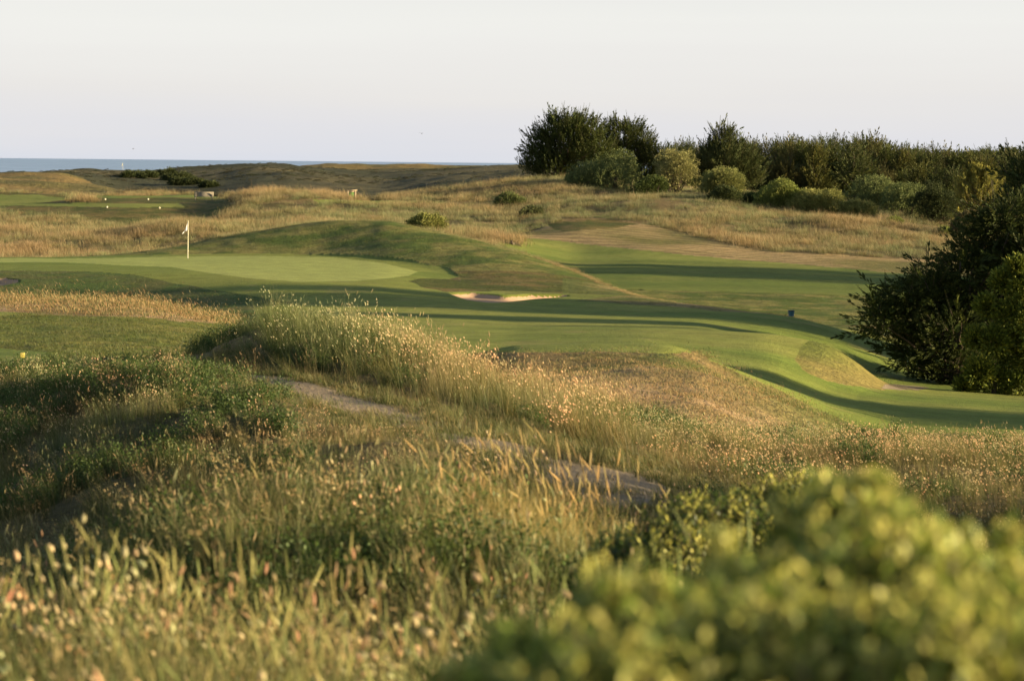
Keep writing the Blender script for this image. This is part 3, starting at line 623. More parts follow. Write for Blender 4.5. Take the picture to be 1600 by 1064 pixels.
for key, m_ in pick(~left, [('hares_tail_grass_tuft', 0.45), ('green_grass_tuft', 0.35), ('straw_grass_tuft', 0.15)], x, y):
    n = m_.sum(); put(key, x[m_], y[m_], rng.uniform(0.7, 1.0, n), np.clip(rng.normal(0.4, 0.2, n), 0, 1))
# marram on the right shoulder of the hummock
n = 60; x = rng.normal(0.16, 0.20, n); y = rng.normal(11.2, 0.4, n); put('marram_tuft', x, y, rng.uniform(0.5, 0.72, n), rng.uniform(0.4, 1, n))
n = 11; x = rng.uniform(-0.3, 0.8, n); y = rng.uniform(10.8, 11.8, n); put('marram_tuft', x, y, rng.uniform(0.6, 0.8, n), rng.uniform(0.5, 1, n))
n = 4; x = rng.uniform(-1.6, -0.2, n); y = rng.uniform(10.2, 11.8, n); put('marram_tuft', x, y, rng.uniform(0.4, 0.6, n), rng.uniform(0.5, 1, n))
# the dunes either side of the path
x, y, u = ring(13.6, 34.5, 40, -0.25, 0.25); z, zn = gz(x, y)
lat = (zn == 0); nz = fb(x, y, 1.8, 54); nz2 = fb(x, y, 1.1, 55)
leftd = (u < 760) & (y < np.interp(u, [0, 200, 450, 700], [30, 27.5, 23.5, 20.5])); rightf = (u > 980) & (y < 31); ridge = lat & ~leftd & ~rightf
hsc = np.where(y < 17, 0.9, 1.0)
crest = sstep(-5.0, -0.5, y-np.interp(u, [0, 110, 200, 320, 450, 650, 800], [27, 26, 25, 23.2, 21.5, 19.3, 18]))*(nz2 > 0.40)  # dark slope and bright crest: dune light and shade put into the tufts
for key, m_ in pick(lat & leftd & ~rightf, [('hares_tail_grass_tuft', 0.04+0.42*crest), ('straw_grass_tuft', 0.24), ('green_grass_tuft', 0.30), ('panicle_grass_tuft', 0.06)], x, y):
    n = m_.sum(); put(key, x[m_], y[m_], rng.uniform(0.45, 0.85, n)*(0.65+0.7*nz2[m_])*np.where((u[m_] > 300) & (u[m_] < 780) & (y[m_] > np.interp(u[m_], [300, 450, 650, 800], [21.5, 19.2, 17.2, 16])), 0.62, 1.0), np.clip(rng.normal(0.40, 0.2, n)+0.35*crest[m_]+1.4*(nz[m_]-0.5), 0, 1))
for key, m_ in pick(lat & rightf, [('hares_tail_grass_tuft', 0.12+0.33*np.clip((y-17)/6, 0, 1)), ('straw_grass_tuft', 0.10), ('green_grass_tuft', 0.25), ('spike_grass_tuft', 0.08)], x, y):
    n = m_.sum(); put(key, x[m_], y[m_], rng.uniform(0.5, 0.85, n)*(0.7+0.6*nz2[m_]), np.clip(rng.normal(0.50, 0.2, n)+1.4*(nz[m_]-0.5), 0, 1))
rr = ridge & ((u > 380) | (rng.uniform(0, 1, len(u)) < 0.5))
for key, m_ in pick(rr, [('hares_tail_grass_tuft', 0.12+0.2*np.clip((u-450)/200, 0, 1)*(nz2 > 0.4)), ('straw_grass_tuft', 0.12+0.25*np.clip((u-500)/150, 0, 1)), ('green_grass_tuft', 0.35), ('leafy_herb_tuft', 0.18*(nz > 0.45))], x, y):
    n = m_.sum(); put(key, x[m_], y[m_], rng.uniform(0.7, 1.25, n)*np.where(u[m_] < 420, 0.6, 1.0)*(0.75+0.6*nz2[m_]), np.clip(rng.normal(0.15, 0.15, n)+0.55*np.clip((u[m_]-500)/150, 0, 1)+1.2*(nz[m_]-0.5)*np.clip((u[m_]-450)/200, 0, 1), 0, 1))
cl = lat & ((fb(x, y, 1.3, 58) > 0.60) | (ridge & (y < np.interp(u, [400, 600, 800, 1000, 1200], [28.3, 26, 23.8, 23.5, 24])) & (u > 520) & (u < 1150) & (fb(x, y, 1.0, 59) > 0.42))) & (rng.uniform(0, 1, len(x)) < 0.7); n = cl.sum()
put('leafy_herb_tuft', x[cl], y[cl], rng.uniform(0.7, 1.15, n), np.clip(rng.normal(0.1, 0.1, n), 0, 1))
# verge of the path
v_ = (zn == 8) & (nz2 > 0.30)
for key, m_ in pick(v_, [('short_turf_tuft', 0.8), ('straw_grass_tuft', 0.05), ('green_grass_tuft', 0.04)], x, y):
    n = m_.sum(); put(key, x[m_], y[m_], rng.uniform(0.5, 1.0, n), np.clip(rng.normal(0.55, 0.25, n), 0, 1))
x2, y2, u2 = ring(15, 30, 40, -0.16, 0.16); z2, zn2 = gz(x2, y2); m_ = (zn2 == 8) | ((zn2 == 6) & (fb(x2, y2, 0.7, 57) > np.where(x2 > -0.4, 0.46, 0.66))); n = m_.sum()
put('short_turf_tuft', x2[m_], y2[m_], rng.uniform(0.5, 1.1, n), np.clip(rng.normal(0.55, 0.25, n), 0, 1))
# mown slopes
x, y, u = ring(31, 85, 9, -0.24, 0.24); z, zn = gz(x, y)
side = (zn == 4) & (y < 70) & (rng.uniform(0, 1, len(x)) < np.clip((u-1120)/200, 0.0, 0.9)+0.55*((y > 46)&(u<1110))); n = side.sum(); put('mown_green_tuft', x[side], y[side], rng.uniform(0.6, 1.0, n), np.clip(rng.normal(0.6, 0.25, n), 0, 1))
m_ = (zn == 4) & ~side; n = m_.sum(); put('mown_straw_tuft', x[m_], y[m_], rng.uniform(0.7, 1.3, n)*np.where(u[m_] < 500, 2.2, 1.1), np.clip(rng.normal(0.6, 0.25, n), 0, 1))
m_ = (zn == 3) & (y < 74); n = m_.sum(); put('mown_green_tuft', x[m_], y[m_], rng.uniform(0.7, 1.3, n), np.clip(rng.normal(0.5, 0.3, n), 0, 1))
x, y, u = ring(84, 174, 1.6, -0.23, 0.16); z, zn = gz(x, y); m_ = zn == 3; n = m_.sum()
put('mown_green_tuft', x[m_], y[m_], rng.uniform(0.7, 1.5, n), np.clip(rng.normal(0.45, 0.35, n), 0, 1))
x, y, u = ring(180, 262, 0.6, 0.0, 0.24); z, zn = gz(x, y); m_ = zn == 4; n = m_.sum()
put('mown_straw_tuft', x[m_], y[m_], rng.uniform(0.9, 1.7, n), np.clip(rng.normal(0.3, 0.3, n), 0, 1))
# far meadows
x, y, u = ring(156, 345, 1.6, -0.24, 0.24); z, zn = gz(x, y); m_ = zn == 0; x, y, u = x[m_], y[m_], u[m_]
big = fb(x, y, 22, 60); fine_ = fb(x, y, 6, 61)
ti = np.clip(0.5+2.4*(0.6*big+0.4*fine_-0.5)+rng.normal(0, 0.30, len(x)), 0, 1)
keep = rng.uniform(0, 1, len(x)) < np.clip(0.1+2.0*(fine_-0.28), 0.12, 1)
put('far_grass_tuft', x[keep], y[keep], (rng.uniform(0.5, 1.3, len(x))*(0.75+0.5*big)*np.where(y > 215, 1.25, 1.0))[keep], ti[keep])
x, y, u = ring(335, 600, 0.13, -0.24, 0.24); z, zn = gz(x, y); m_ = (zn == 9) & (fb(x, y, 30, 62) > 0.58); n = m_.sum()
put('heath_tuft', x[m_], y[m_], rng.uniform(0.3, 0.6, n), np.clip(rng.normal(0.5, 0.3, n), 0, 1))
# the uncut fringe on the crest of the hill behind the green
n = 760; uf = rng.uniform(330, 1060, n); Df = np.interp(uf, [330, 400, 500, 600, 700, 800, 850, 900, 950, 1000, 1060], [165, 166.5, 168.5, 167.5, 163, 155, 149, 142, 134, 125, 121])+rng.uniform(0, 2.2, n)
put('far_grass_tuft', X_at(uf, Df), Df, np.interp(uf, [330, 800, 900, 1060], [0.95, 0.7, 0.45, 0.25])*rng.uniform(0.6, 1, n), np.clip(rng.uniform(0, 0.6, n)+sstep(780, 900, uf)*0.5, 0, 1))
INFO = {'green_grass_tuft': ('dune_grass', 'soft green wild grass covering the near dunes between the pale seed heads', 'grass'),
 'straw_grass_tuft': ('dry_grass', 'straw coloured dry grass with thin seed heads mixed through the near dunes', 'grass'),
 'hares_tail_grass_tuft': ('hares_tail_grass', 'wild grass with small fluffy cream heads speckling the near dunes', 'grass'),
 'spike_grass_tuft': ('spike_grass', 'upright yellow green grass with slim spiked heads in the bottom foreground', 'grass'),
 'pink_headed_tuft': ('pink_grass', 'scattered stems with salmon pink heads in the foreground grass', 'grass'),
 'panicle_grass_tuft': ('bent_grass', 'thin drooping grass with loose reddish brown tops through the foreground', 'grass'),
 'leafy_herb_tuft': ('green_herbs', 'leafy bright green low herbs on the foreground hummock', 'herbs'),
 'marram_tuft': ('marram_grass', 'long arching pale gold marram grass with tall seed spikes before the path', 'grass'),
 'short_turf_tuft': ('verge_grass', 'short thin grass along the edges of the sandy path', 'grass'),
 'mown_straw_tuft': ('dry_mown_grass', 'short dry brown grass on the rounded mown mounds', 'grass'),
 'mown_green_tuft': ('mown_grass', 'short yellow green grass on the mown banks', 'grass'),
 'far_grass_tuft': ('meadow_grass', 'tall sunlit pinkish straw meadow grass on the distant slopes', 'grass'),
 'heath_tuft': ('heath_plants', 'low dark heath plants covering the dunes before the sea', 'heath')}
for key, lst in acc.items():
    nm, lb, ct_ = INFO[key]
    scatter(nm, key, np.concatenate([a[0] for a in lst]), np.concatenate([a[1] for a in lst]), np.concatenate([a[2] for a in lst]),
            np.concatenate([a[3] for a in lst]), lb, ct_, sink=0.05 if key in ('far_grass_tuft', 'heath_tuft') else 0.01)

# ------------------------------------------------------------------ trees and shrubs
def limb(p0, d0, ln, up, n=7, wob=0.12):
    P = [np.array(p0, float)]; d = np.array(d0, float); d /= np.linalg.norm(d)
    for i in range(n-1):
        d = d + np.array([rng.normal(0, wob), rng.normal(0, wob), up/n+rng.normal(0, wob*0.5)]); d /= np.linalg.norm(d)
        P.append(P[-1]+d*ln/(n-1))
    return np.array(P)
def cypress(h, w, nb=70, npl=12, nleaf=14, plume=0.8, col=(0.055, 0.075, 0.022), leaders=3, lean=0.0, env=None, flat=0.0, spread=0.30, low=0.03):
    """upswept conifer: limbs from a short trunk, foliage plumes along every limb"""
    tr = MB(); cr = MB(); R = w/2
    lead = []
    for i in range(leaders):
        a = rng.uniform(0, 2*math.pi); off = 0 if leaders == 1 else R*spread*rng.uniform(0.4, 1)
        top = np.array([math.cos(a)*off+lean*h*0.15, math.sin(a)*off, h*(1.0 if i == 0 else rng.uniform(0.82, 0.97))])
        t = np.linspace(0, 1, 8)[:, None]; P = top*t**np.array([1.3, 1.3, 1.0]) + rng.normal(0, 0.02*w, (8, 3))*t*(1-t)*2
        lead.append(P); tr.tube(P, np.linspace(h*0.035, 0.015, 8), 6)
    cen = []; dirs = []; sz = []
    for k in range(nb):
        P = lead[rng.integers(0, leaders)]; f = low+(0.97-low)*rng.uniform(0, 1)**0.85
        p0 = np.array([np.interp(f, np.linspace(0, 1, 8), P[:, j]) for j in range(3)])
        e_ = env(f) if env else (min(1.0, 0.75+0.9*f) if f < 0.3 else (1-((f-0.3)/0.72)**1.35)*0.95+0.05)
        ln = max(0.12*h*0.5, R*e_*rng.uniform(0.72, 1.12)); a = rng.uniform(0, 2*math.pi)
        lo_ = max(0.0, 1-f/0.3)
        d0 = np.array([math.cos(a), math.sin(a), rng.uniform(0.0, 0.5)+0.9*f*f - flat - 0.35*lo_])
        Q = limb(p0, d0, ln*1.1, 0.75-flat*0.6+0.5*f-0.35*lo_, 7); Q[:, 2] = np.maximum(Q[:, 2], 0.15)
        tr.tube(Q, np.linspace(0.014*h*(1-f*0.7), 0.008, 7), 4, cap=False)
        for q in range(npl):
            s_ = rng.uniform(0.04, 1.0)**0.8*6; i = min(int(s_), 5); fr = s_-i
            pt = Q[i]*(1-fr)+Q[i+1]*fr; tg = Q[i+1]-Q[i]; tg /= np.linalg.norm(tg)
            dd = tg*0.9+rdir(1, 0.25)[0]*0.55+np.array([0, 0, 0.5-flat*0.5]); dd /= np.linalg.norm(dd)
            cen.append(pt); dirs.append(dd); sz.append(plume*rng.uniform(0.55, 1.2)*(0.75+0.25*(s_/6)))
    cen = np.array(cen); dirs = np.array(dirs); sz = np.array(sz); n = len(cen)
    t = rng.uniform(0, 1, (n, nleaf)); rad = rdir(n*nleaf).reshape(n, nleaf, 3)
    pos = cen[:, None]+dirs[:, None]*(t*sz[:, None])[..., None]+rad*((1-t)*0.26*sz[:, None]+0.03)[..., None]
    ld = dirs[:, None]+rad*0.55; ld /= np.linalg.norm(ld, axis=-1)[..., None]
    br = (rng.uniform(0.7, 1.35, n)[:, None]*rng.uniform(0.8, 1.2, (n, nleaf)))[..., None]
    warm = rng.uniform(0, 1, n)[:, None, None]
    cc = np.array(col)*br*(1+warm*np.array([0.45, 0.2, 0.0]))
    L_ = (0.34*sz[:, None]*rng.uniform(0.7, 1.3, (n, nleaf))).ravel()
    leafq(cr, pos.reshape(-1, 3), ld.reshape(-1, 3), L_*1.2, L_*0.27, cc.reshape(-1, 3))
    return tr, cr
def plumes(cr, cen, dirs, sz, nleaf, col, thick=0.17, lw=0.30, ll=0.19, warmc=(0.45, 0.2, 0.0)):
    n = len(cen); t = rng.uniform(0, 1, (n, nleaf)); rad = rdir(n*nleaf).reshape(n, nleaf, 3)
    pos = cen[:, None]+dirs[:, None]*(t*sz[:, None])[..., None]+rad*((1-t)*thick*sz[:, None]+0.02)[..., None]
    ld = dirs[:, None]+rad*0.5; ld /= np.linalg.norm(ld, axis=-1)[..., None]
    br = (rng.uniform(0.7, 1.35, n)[:, None]*rng.uniform(0.8, 1.2, (n, nleaf)))[..., None]
    warm = rng.uniform(0, 1, n)[:, None, None]**2
    L_ = (ll*sz[:, None]*rng.uniform(0.6, 1.3, (n, nleaf))).ravel()
    leafq(cr, pos.reshape(-1, 3), ld.reshape(-1, 3), L_, L_*lw, (np.array(col)*br*(1+warm*np.array(warmc))).reshape(-1, 3))
def conifer(lobes, h, npl, nleaf, plume, col, up=0.75, spike=0.3, trunks=3, tr_r=0.03, droop=0.0, feather=5.0):
    """dense cypress: plumes thrown out and upward from overlapping boughs; lobes are (x, y, z, rx, ry, rz)"""
    tr = MB(); cr = MB(); cen = []; dr = []; sz = []; tot = sum(l[3]*l[5] for l in lobes)
    for (x, y, z, rx, ry, rz) in lobes:
        k = max(20, int(npl*rx*rz/tot)); d = rdir(k, 0.15); r_ = rng.uniform(0.35, 1.0, k)**0.6
        c = np.array([x, y, z])+d*r_[:, None]*np.array([rx, ry, rz])
        ok = c[:, 2] > 0.1; c = c[ok]; d = d[ok]; k = len(c)
        hor = d*np.array([1, 1, 0.35]); dd = hor*0.8+np.array([0, 0, up])-np.array([0, 0, droop])*np.clip(1-c[:, 2:3]/h*2, 0, 1)+rdir(k)*0.22+rdir(1)*0.25
        dd /= np.linalg.norm(dd, axis=1)[:, None]
        cen.append(c); dr.append(dd); sz.append(plume*rng.uniform(0.5, 1.15, k)*np.where(rng.uniform(0, 1, k) < spike*0.3, 1.55, 1.0))
        for q in range(int(4+feather*rx*rz)):      # long upswept shoots standing out of the crown
            d1 = rdir(1, 0.35)[0]; p0 = np.array([x, y, z])+d1*np.array([rx, ry, rz])*0.8
            if p0[2] < 0.2: continue
            ax = d1*np.array([1, 1, 0.3])*0.75+np.array([0, 0, up+0.15])+rdir(1)[0]*0.2; ax /= np.linalg.norm(ax); fl_ = plume*rng.uniform(0.7, 1.25)
            m2 = 9; tt_ = np.linspace(0, 1, m2); cc_ = p0+ax*(tt_*fl_)[:, None]; cc_[:, 2] += 0.18*fl_*tt_**2
            dd_ = ax+rdir(m2)*0.45*(1-tt_)[:, None]+np.array([0, 0, 0.25]); dd_ /= np.linalg.norm(dd_, axis=1)[:, None]
            cen.append(cc_); dr.append(dd_); sz.append(plume*0.42*(1.1-0.6*tt_))
            tr.tube(cc_[::4], [0.02, 0.012, 0.006], 4, cap=False)
        for q in range(3):      # boughs
            e_ = c[rng.integers(0, k)]; b0 = np.array([rng.normal(0, 0.1), rng.normal(0, 0.1), max(0.1, min(e_[2]*0.45, z*0.6))])
            t = np.linspace(0, 1, 7)[:, None]; P = b0*(1-t)+e_*t; P[:, 2] -= (np.sin(t*math.pi)*0.12*np.linalg.norm(e_-b0))[:, 0]; P[1:-1] += rng.normal(0, 0.05, (5, 3))
            tr.tube(P, np.linspace(tr_r*h*0.4, 0.012, 7), 5, cap=False)
    for q in range(trunks):
        a = rng.uniform(0, 6.28); l_ = lobes[rng.integers(0, len(lobes))]; t = np.linspace(0, 1, 8)[:, None]
        P = np.array([0.12*math.cos(a), 0.12*math.sin(a), -0.2])*(1-t)+np.array([l_[0], l_[1], l_[2]+l_[5]*0.6])*t**1.2; tr.tube(P, np.linspace(tr_r*h, 0.02, 8), 7)
    plumes(cr, np.concatenate(cen), np.concatenate(dr), np.concatenate(sz), nleaf, col)
    return tr, cr
def px_lobes(lst, u0, g, D, deep=1.0, zs=1.0):
    """crown lobes read off the photograph, in metres about the foot of the tree"""
    out_ = []
    for i, (u, vv, r_) in enumerate(lst):
        m_ = D/F; out_.append(((u-u0)*m_, (((i*0.618) % 1)-0.5)*deep*r_*m_*1.6, -(vv-vh(u))*m_-g.z, r_*m_, r_*m_*deep, r_*m_*0.9*zs))
    return out_
def shrub(w, dp, h, ncl=700, nleaf=12, leaf=0.13, col=(0.09, 0.12, 0.03), lobes=9, tip=(0.19, 0.19, 0.06), skew=0.0, top_off=0.0, stemh=0.0, given=None):
    """dome of leaf clumps on several lobes; stems below"""
    tr = MB(); cr = MB(); Ls = []
    for i in range(lobes):
        a = rng.uniform(0, 2*math.pi); r_ = math.sqrt(rng.uniform(0, 1))*0.62
        cx, cy = math.cos(a)*r_*w/2, math.sin(a)*r_*dp/2
        hh = h*(math.sqrt(max(0.08, 1-(r_/0.8)**2))*rng.uniform(0.75, 1.0))*(1+skew*cx/w)
        rr = rng.uniform(0.20, 0.34)*min(w, dp)*0.5+0.22*h
        Ls.append((cx, cy, max(rr*0.3, hh-rr)+stemh, rr*1.05, rr*rng.uniform(0.85, 1.1)))
    Ls.append((0, 0, h*0.35+stemh, w*0.36, h*0.5))
    if given: Ls = [(l[0], l[1], l[2], l[3], l[5]) for l in given]
    cen = []; dr = []
    per = ncl//len(Ls)
    for cx, cy, cz, rr, rz in Ls:
        d = rdir(per, 0.25); rad = rng.uniform(0.72, 1.05, per)[:, None]
        cen.append(np.array([cx, cy, cz])+d*rad*np.array([rr, rr*dp/w if dp < w else rr, rz])); dr.append(d)
        nst = 0 if given and cy < 0.35 else (1 if given else 3)
        for k in range(nst):
            P = 1.0*limb((cx*0.15+rng.normal(0, 0.05*w), cy*0.15, 0), (cx+rng.normal(0, 0.2), cy, cz+0.3), math.sqrt(cx*cx+cy*cy+cz*cz)+0.05*h, 0.1, 6, 0.1)
            tr.tube(P, np.linspace(0.02*h+0.01, 0.008, 6), 5, cap=False)
    cen = np.concatenate(cen); dr = np.concatenate(dr); k = cen[:, 2] > 0.02*h; cen = cen[k]; dr = dr[k]; n = len(cen)
    off = rdir(n*nleaf).reshape(n, nleaf, 3)*rng.uniform(0.2, 1, (n, nleaf, 1))*leaf*1.9
    pos = cen[:, None]+off; ld = dr[:, None]*0.8+off/leaf*0.5+np.array([0, 0, 0.35]); ld /= np.linalg.norm(ld, axis=-1)[..., None]
    br = (rng.uniform(0.75, 1.3, n)[:, None]*rng.uniform(0.8, 1.2, (n, nleaf)))[..., None]
    mixt = (rng.uniform(0, 1, (n, 1, 1))**1.5)*rng.uniform(0, 1, (n, nleaf, 1))
    cc = (np.array(col)*(1-mixt)+np.array(tip)*mixt)*br
    L_ = leaf*rng.uniform(0.7, 1.3, n*nleaf)
    leafq(cr, pos.reshape(-1, 3), ld.reshape(-1, 3), L_, L_*0.5, cc.reshape(-1, 3))
    return tr, cr
def plant(name, parts, loc, label, cat, group=None, rz=0.0, names=('trunk', 'crown'), mat='leaf', bark='bark'):
    t = empty(name, loc, rz, label, cat, group)
    parts[0].build(names[0], M[bark], t); parts[1].build(names[1], M[mat], t)
    return t
def gl(u, D, dz=0.0): p = g1(u, D); p.z += dz; return p
DARK = (0.052, 0.070, 0.020); MID = (0.085, 0.095, 0.027)
g = gl(885, 325, -0.2)
plant('cypress_tree', conifer(px_lobes([(888, 208, 26), (862, 212, 24), (915, 216, 28), (845, 232, 24), (885, 235, 40), (926, 240, 34), (842, 254, 26), (868, 262, 34), (905, 262, 40), (940, 262, 26), (828, 264, 14), (870, 196, 14), (905, 198, 16)], 885, g, 325), 9, 2800, 30, 1.6, DARK, up=0.85), g, 'broad dark cypress at the left end of the wood, the tallest against the sky', 'tree', 'conifers on the skyline')
g = gl(975, 337, -0.2)
plant('cypress_tree', conifer(px_lobes([(955, 205, 12), (988, 206, 14), (972, 220, 24), (948, 232, 22), (1000, 228, 22), (1018, 248, 20), (985, 250, 34), (950, 262, 30), (1010, 268, 28), (975, 280, 30)], 975, g, 337), 9, 2200, 30, 1.55, DARK, up=0.9), g, 'dark cypress with ragged top, just right of the broad leftmost cypress', 'tree', 'conifers on the skyline')
g = gl(1132, 331, -0.2)
plant('cypress_tree', conifer(px_lobes([(1122, 213, 8), (1138, 212, 9), (1130, 228, 17), (1115, 240, 16), (1150, 238, 17), (1130, 255, 28), (1105, 262, 20), (1160, 262, 24), (1132, 280, 34), (1175, 280, 18)], 1132, g, 331), 9, 2000, 32, 1.55, (0.062, 0.080, 0.028)), g, 'pointed dark cypress with a forked tip standing above the wood between two round shrubs', 'tree', 'conifers on the skyline')
# the wood behind
conif = []
for i in range(5):
    hh = 9.0; lb_ = [(rng.normal(0, 0.5), rng.normal(0, 0.5), 7.6, 0.7, 0.7, 1.1)]
    for q in range(9):
        zq = rng.uniform(0.8, 7.0); rq = (1-(zq/9.0)**1.2)*3.0; a_ = rng.uniform(0, 6.28)
        lb_.append((math.cos(a_)*rq*0.6, math.sin(a_)*rq*0.6, zq, 0.6+0.4*rq, 0.6+0.4*rq, 1.0+0.35*rq))
    tr, cr = conifer(lb_, hh, 900, 20, 1.6, [MID, DARK, (0.062, 0.080, 0.026), (0.085, 0.088, 0.030), DARK][i], spike=0.6, trunks=2, tr_r=0.02, feather=2.5)
    conif.append((tr, cr))
protos = []
def wood_tree(i, u, D, topv, label, group):
    g = gl(u, D); z_top = -(topv-vh(u))*D/F; hh = max(4.5, z_top-g.z+0.3); s_ = hh/9.0
    if i >= len(protos):
        t = plant('conifer_tree', conif[i % 5], g, label, 'tree', group); protos.append(t)
    else:
        t = copy_tree(protos[i % 5]); t['label'] = label; t['group'] = group
    t.location = g-Vector((0, 0, 0.2)); t.rotation_euler = (0, 0, rng.uniform(0, 6.28)); k = rng.uniform(0.9, 1.3)
    t.scale = (s_*k, s_*k, s_)
tops_u = [1000, 1050, 1080, 1120, 1190, 1240, 1280, 1350, 1380, 1430, 1500, 1600, 1750]; tops_v = [230, 230, 224, 232, 224, 223, 219, 219, 228, 236, 240, 244, 240]
cnt = 0
for row, (D, du, dv, lb) in enumerate([(352, 25, 1, 'dark conifer in the front rank of the wood behind the round shrubs'), (385, 24, 0, 'dark conifer deep in the wood showing its tip on the skyline'), (415, 26, 0, 'dark conifer deep in the wood showing its tip on the skyline')]):
    u = 1030 + 12*row
    while u < 1680:
        uu = u+rng.uniform(-8, 8)
        wood_tree(cnt, uu, D+rng.uniform(-10, 10), float(np.interp(uu, tops_u, tops_v))+dv+rng.uniform(-4, 6), lb, 'conifers of the front rank' if row == 0 else 'conifers deep in the wood'); cnt += 1; u += du
for u in (1385, 1412, 1440, 1462, 1490):
    wood_tree(cnt, u, 318+rng.uniform(-6, 6), 262+rng.uniform(-4, 10), 'olive dark conifer at the right, standing before the wood beside the pine', 'conifers beside the pine'); cnt += 1
# far broad canopy on the right
bl = [shrub(10, 10, 6.5, 420, 9, 0.5, (0.075, 0.09, 0.028), 10, (0.15, 0.15, 0.05), stemh=1.5) for i in range(3)]
bp_ = []
for row, (D, v0) in enumerate([(460, 240), (500, 232), (545, 228)]):
    for j, u in enumerate(np.arange(1380+10*row, 1680, 44)):
        uu = u+rng.uniform(-8, 8); g = gl(uu, D); zt = -(v0-4*(uu > 1520)+rng.uniform(-3, 4)-vh(uu))*D/F
        if len(bp_) < 3:
            t = plant('broadleaf_tree', bl[len(bp_)], g, 'x', 'tree', 'far rounded treetops on the right'); bp_.append(t)
        else: t = copy_tree(bp_[(j+row) % 3])
        t['label'] = 'far rounded olive green treetop on the skyline at the right'
        s_ = max(0.7, (zt-g.z)/8.0); t.location = g; t.scale = (s_, s_, s_); t.rotation_euler = (0, 0, rng.uniform(0, 6))
def pshrub(u, D, w, h, label, col=(0.150, 0.185, 0.042), tip=(0.34, 0.34, 0.10), leaf=0.17, ncl=650, dz=-0.1, group='round shrubs on the slope', depth=None, **k):
    w *= 1.2; h *= 1.22
    return plant('round_shrub', shrub(w, depth or w*0.8, h, int(ncl*2.2), 12, leaf, col, tip=tip, **k), gl(u, D, dz), label, 'shrub', group, 0, ('stems', 'foliage'))
GREY = (0.120, 0.150, 0.050); GT = (0.23, 0.25, 0.09)
pshrub(958, 303, 10.0, 4.7, 'large grey green domed shrub under the ragged cypress', GREY, GT, ncl=1300, skew=0.7)
pshrub(905, 305, 4.5, 2.0, 'low grey green shrub at the foot of the broad leftmost cypress', GREY, GT, ncl=400)
pshrub(1018, 293, 4.8, 2.4, 'low dark green shrub leaning against the trunk of the pale crowned tree', (0.06, 0.085, 0.022), (0.11, 0.13, 0.035), ncl=600)
t = plant('tamarisk_tree', shrub(6.6, 5.5, 4.6, 1300, 14, 0.17, (0.22, 0.22, 0.08), 14, (0.38, 0.34, 0.14), stemh=1.5), gl(1053, 300, -0.1), 'pale yellow green tree with a fluffy crown and one bare trunk', 'tree', names=('branches', 'crown'))
mb = MB(); mb.tube([(0, 0, -0.2), (0.15, 0, 0.7), (0.05, 0, 1.5), (0.3, 0, 2.6)], [0.30, 0.24, 0.2, 0.12], 8); mb.build('trunk', M['bark'], t, True)
pshrub(1136, 294, 5.0, 3.5, 'upright olive green shrub below the forked cypress', (0.18, 0.20, 0.06), (0.33, 0.31, 0.11), ncl=800)
pshrub(1108, 300, 2.6, 2.6, 'narrow grey green shrub touching the left side of the olive shrub', GREY, GT, ncl=300)
pshrub(1136, 281, 4.2, 2.0, 'dark low shrub right in front of the olive green one', (0.045, 0.06, 0.02), (0.09, 0.10, 0.03), ncl=500)
pshrub(1220, 283, 6.6, 3.2, 'leftmost lobe of the sunlit shrubs along the hill crest', ncl=1000)
pshrub(1283, 281, 6.4, 3.0, 'middle shrub of the sunlit group along the hill crest, the brightest', (0.20, 0.21, 0.06), (0.36, 0.33, 0.11), ncl=1000)
pshrub(1340, 279, 4.2, 2.4, 'small right end shrub of the sunlit group along the hill crest', (0.18, 0.19, 0.055), (0.32, 0.30, 0.10), ncl=600)
pshrub(1180, 286, 3.4, 1.6, 'low dark shrub at the left foot of the sunlit crest group', (0.06, 0.08, 0.025), (0.12, 0.13, 0.04), ncl=300)
pshrub(1370, 305, 7.0, 4.4, 'tall dome of grey green shrub behind the hill crest', GREY, GT, ncl=900)
pshrub(1420, 300, 6.5, 4.2, 'grey green shrub between the tall dome and the pine', GREY, GT, ncl=800)
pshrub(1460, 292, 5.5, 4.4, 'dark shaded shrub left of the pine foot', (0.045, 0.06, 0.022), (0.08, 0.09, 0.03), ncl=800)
pshrub(1520, 262, 4.6, 3.0, 'brownish shrub under the pine', (0.10, 0.09, 0.04), (0.17, 0.14, 0.06), ncl=700)
pshrub(1480, 266, 2.0, 1.1, 'tiny round bush on the far hillside below the pine', ncl=150)
pshrub(1397, 270, 1.9, 1.2, 'tiny pointed bush on the far hillside below the grey domes', ncl=150)
pshrub(672, 223, 4.2, 1.55, 'lone green bush behind the crest of the hill by the green', (0.19, 0.21, 0.055), (0.38, 0.35, 0.11), ncl=800)
pshrub(798, 284, 3.4, 1.8, 'grey green bush in the far hollow right of the timber sign', GREY, GT, ncl=350)
pshrub(830, 262, 3.0, 1.1, 'low dusky bush in the far hollow below the pale crest', (0.07, 0.08, 0.035), GT, ncl=250)
for i, (u, D, w, h_) in enumerate([(207, 465, 6, 0.8), (230, 470, 5, 1.0), (262, 480, 4, 1.2), (271, 462, 5, 0.9), (288, 462, 4, 1.4), (284, 440, 5, 0.8), (306, 440, 3, 0.9), (326, 432, 3.5, 0.8)]):
    pshrub(u, D, w, h_, 'low dark gorse bush clustered on the shaded dune below the sea', (0.05, 0.065, 0.024), (0.085, 0.10, 0.03), leaf=0.3, ncl=260, group='gorse on the far dune')
# pine: candles pointing up
tr, cr = cypress(7.8, 8.4, 190, 12, 16, 0.7, (0.17, 0.18, 0.045), 2, spread=0.25, low=0.12)
plant('pine_tree', (tr, cr), gl(1533, 275, -0.1), 'round topped pine with olive needles lit by the sun, right of the wood', 'tree')
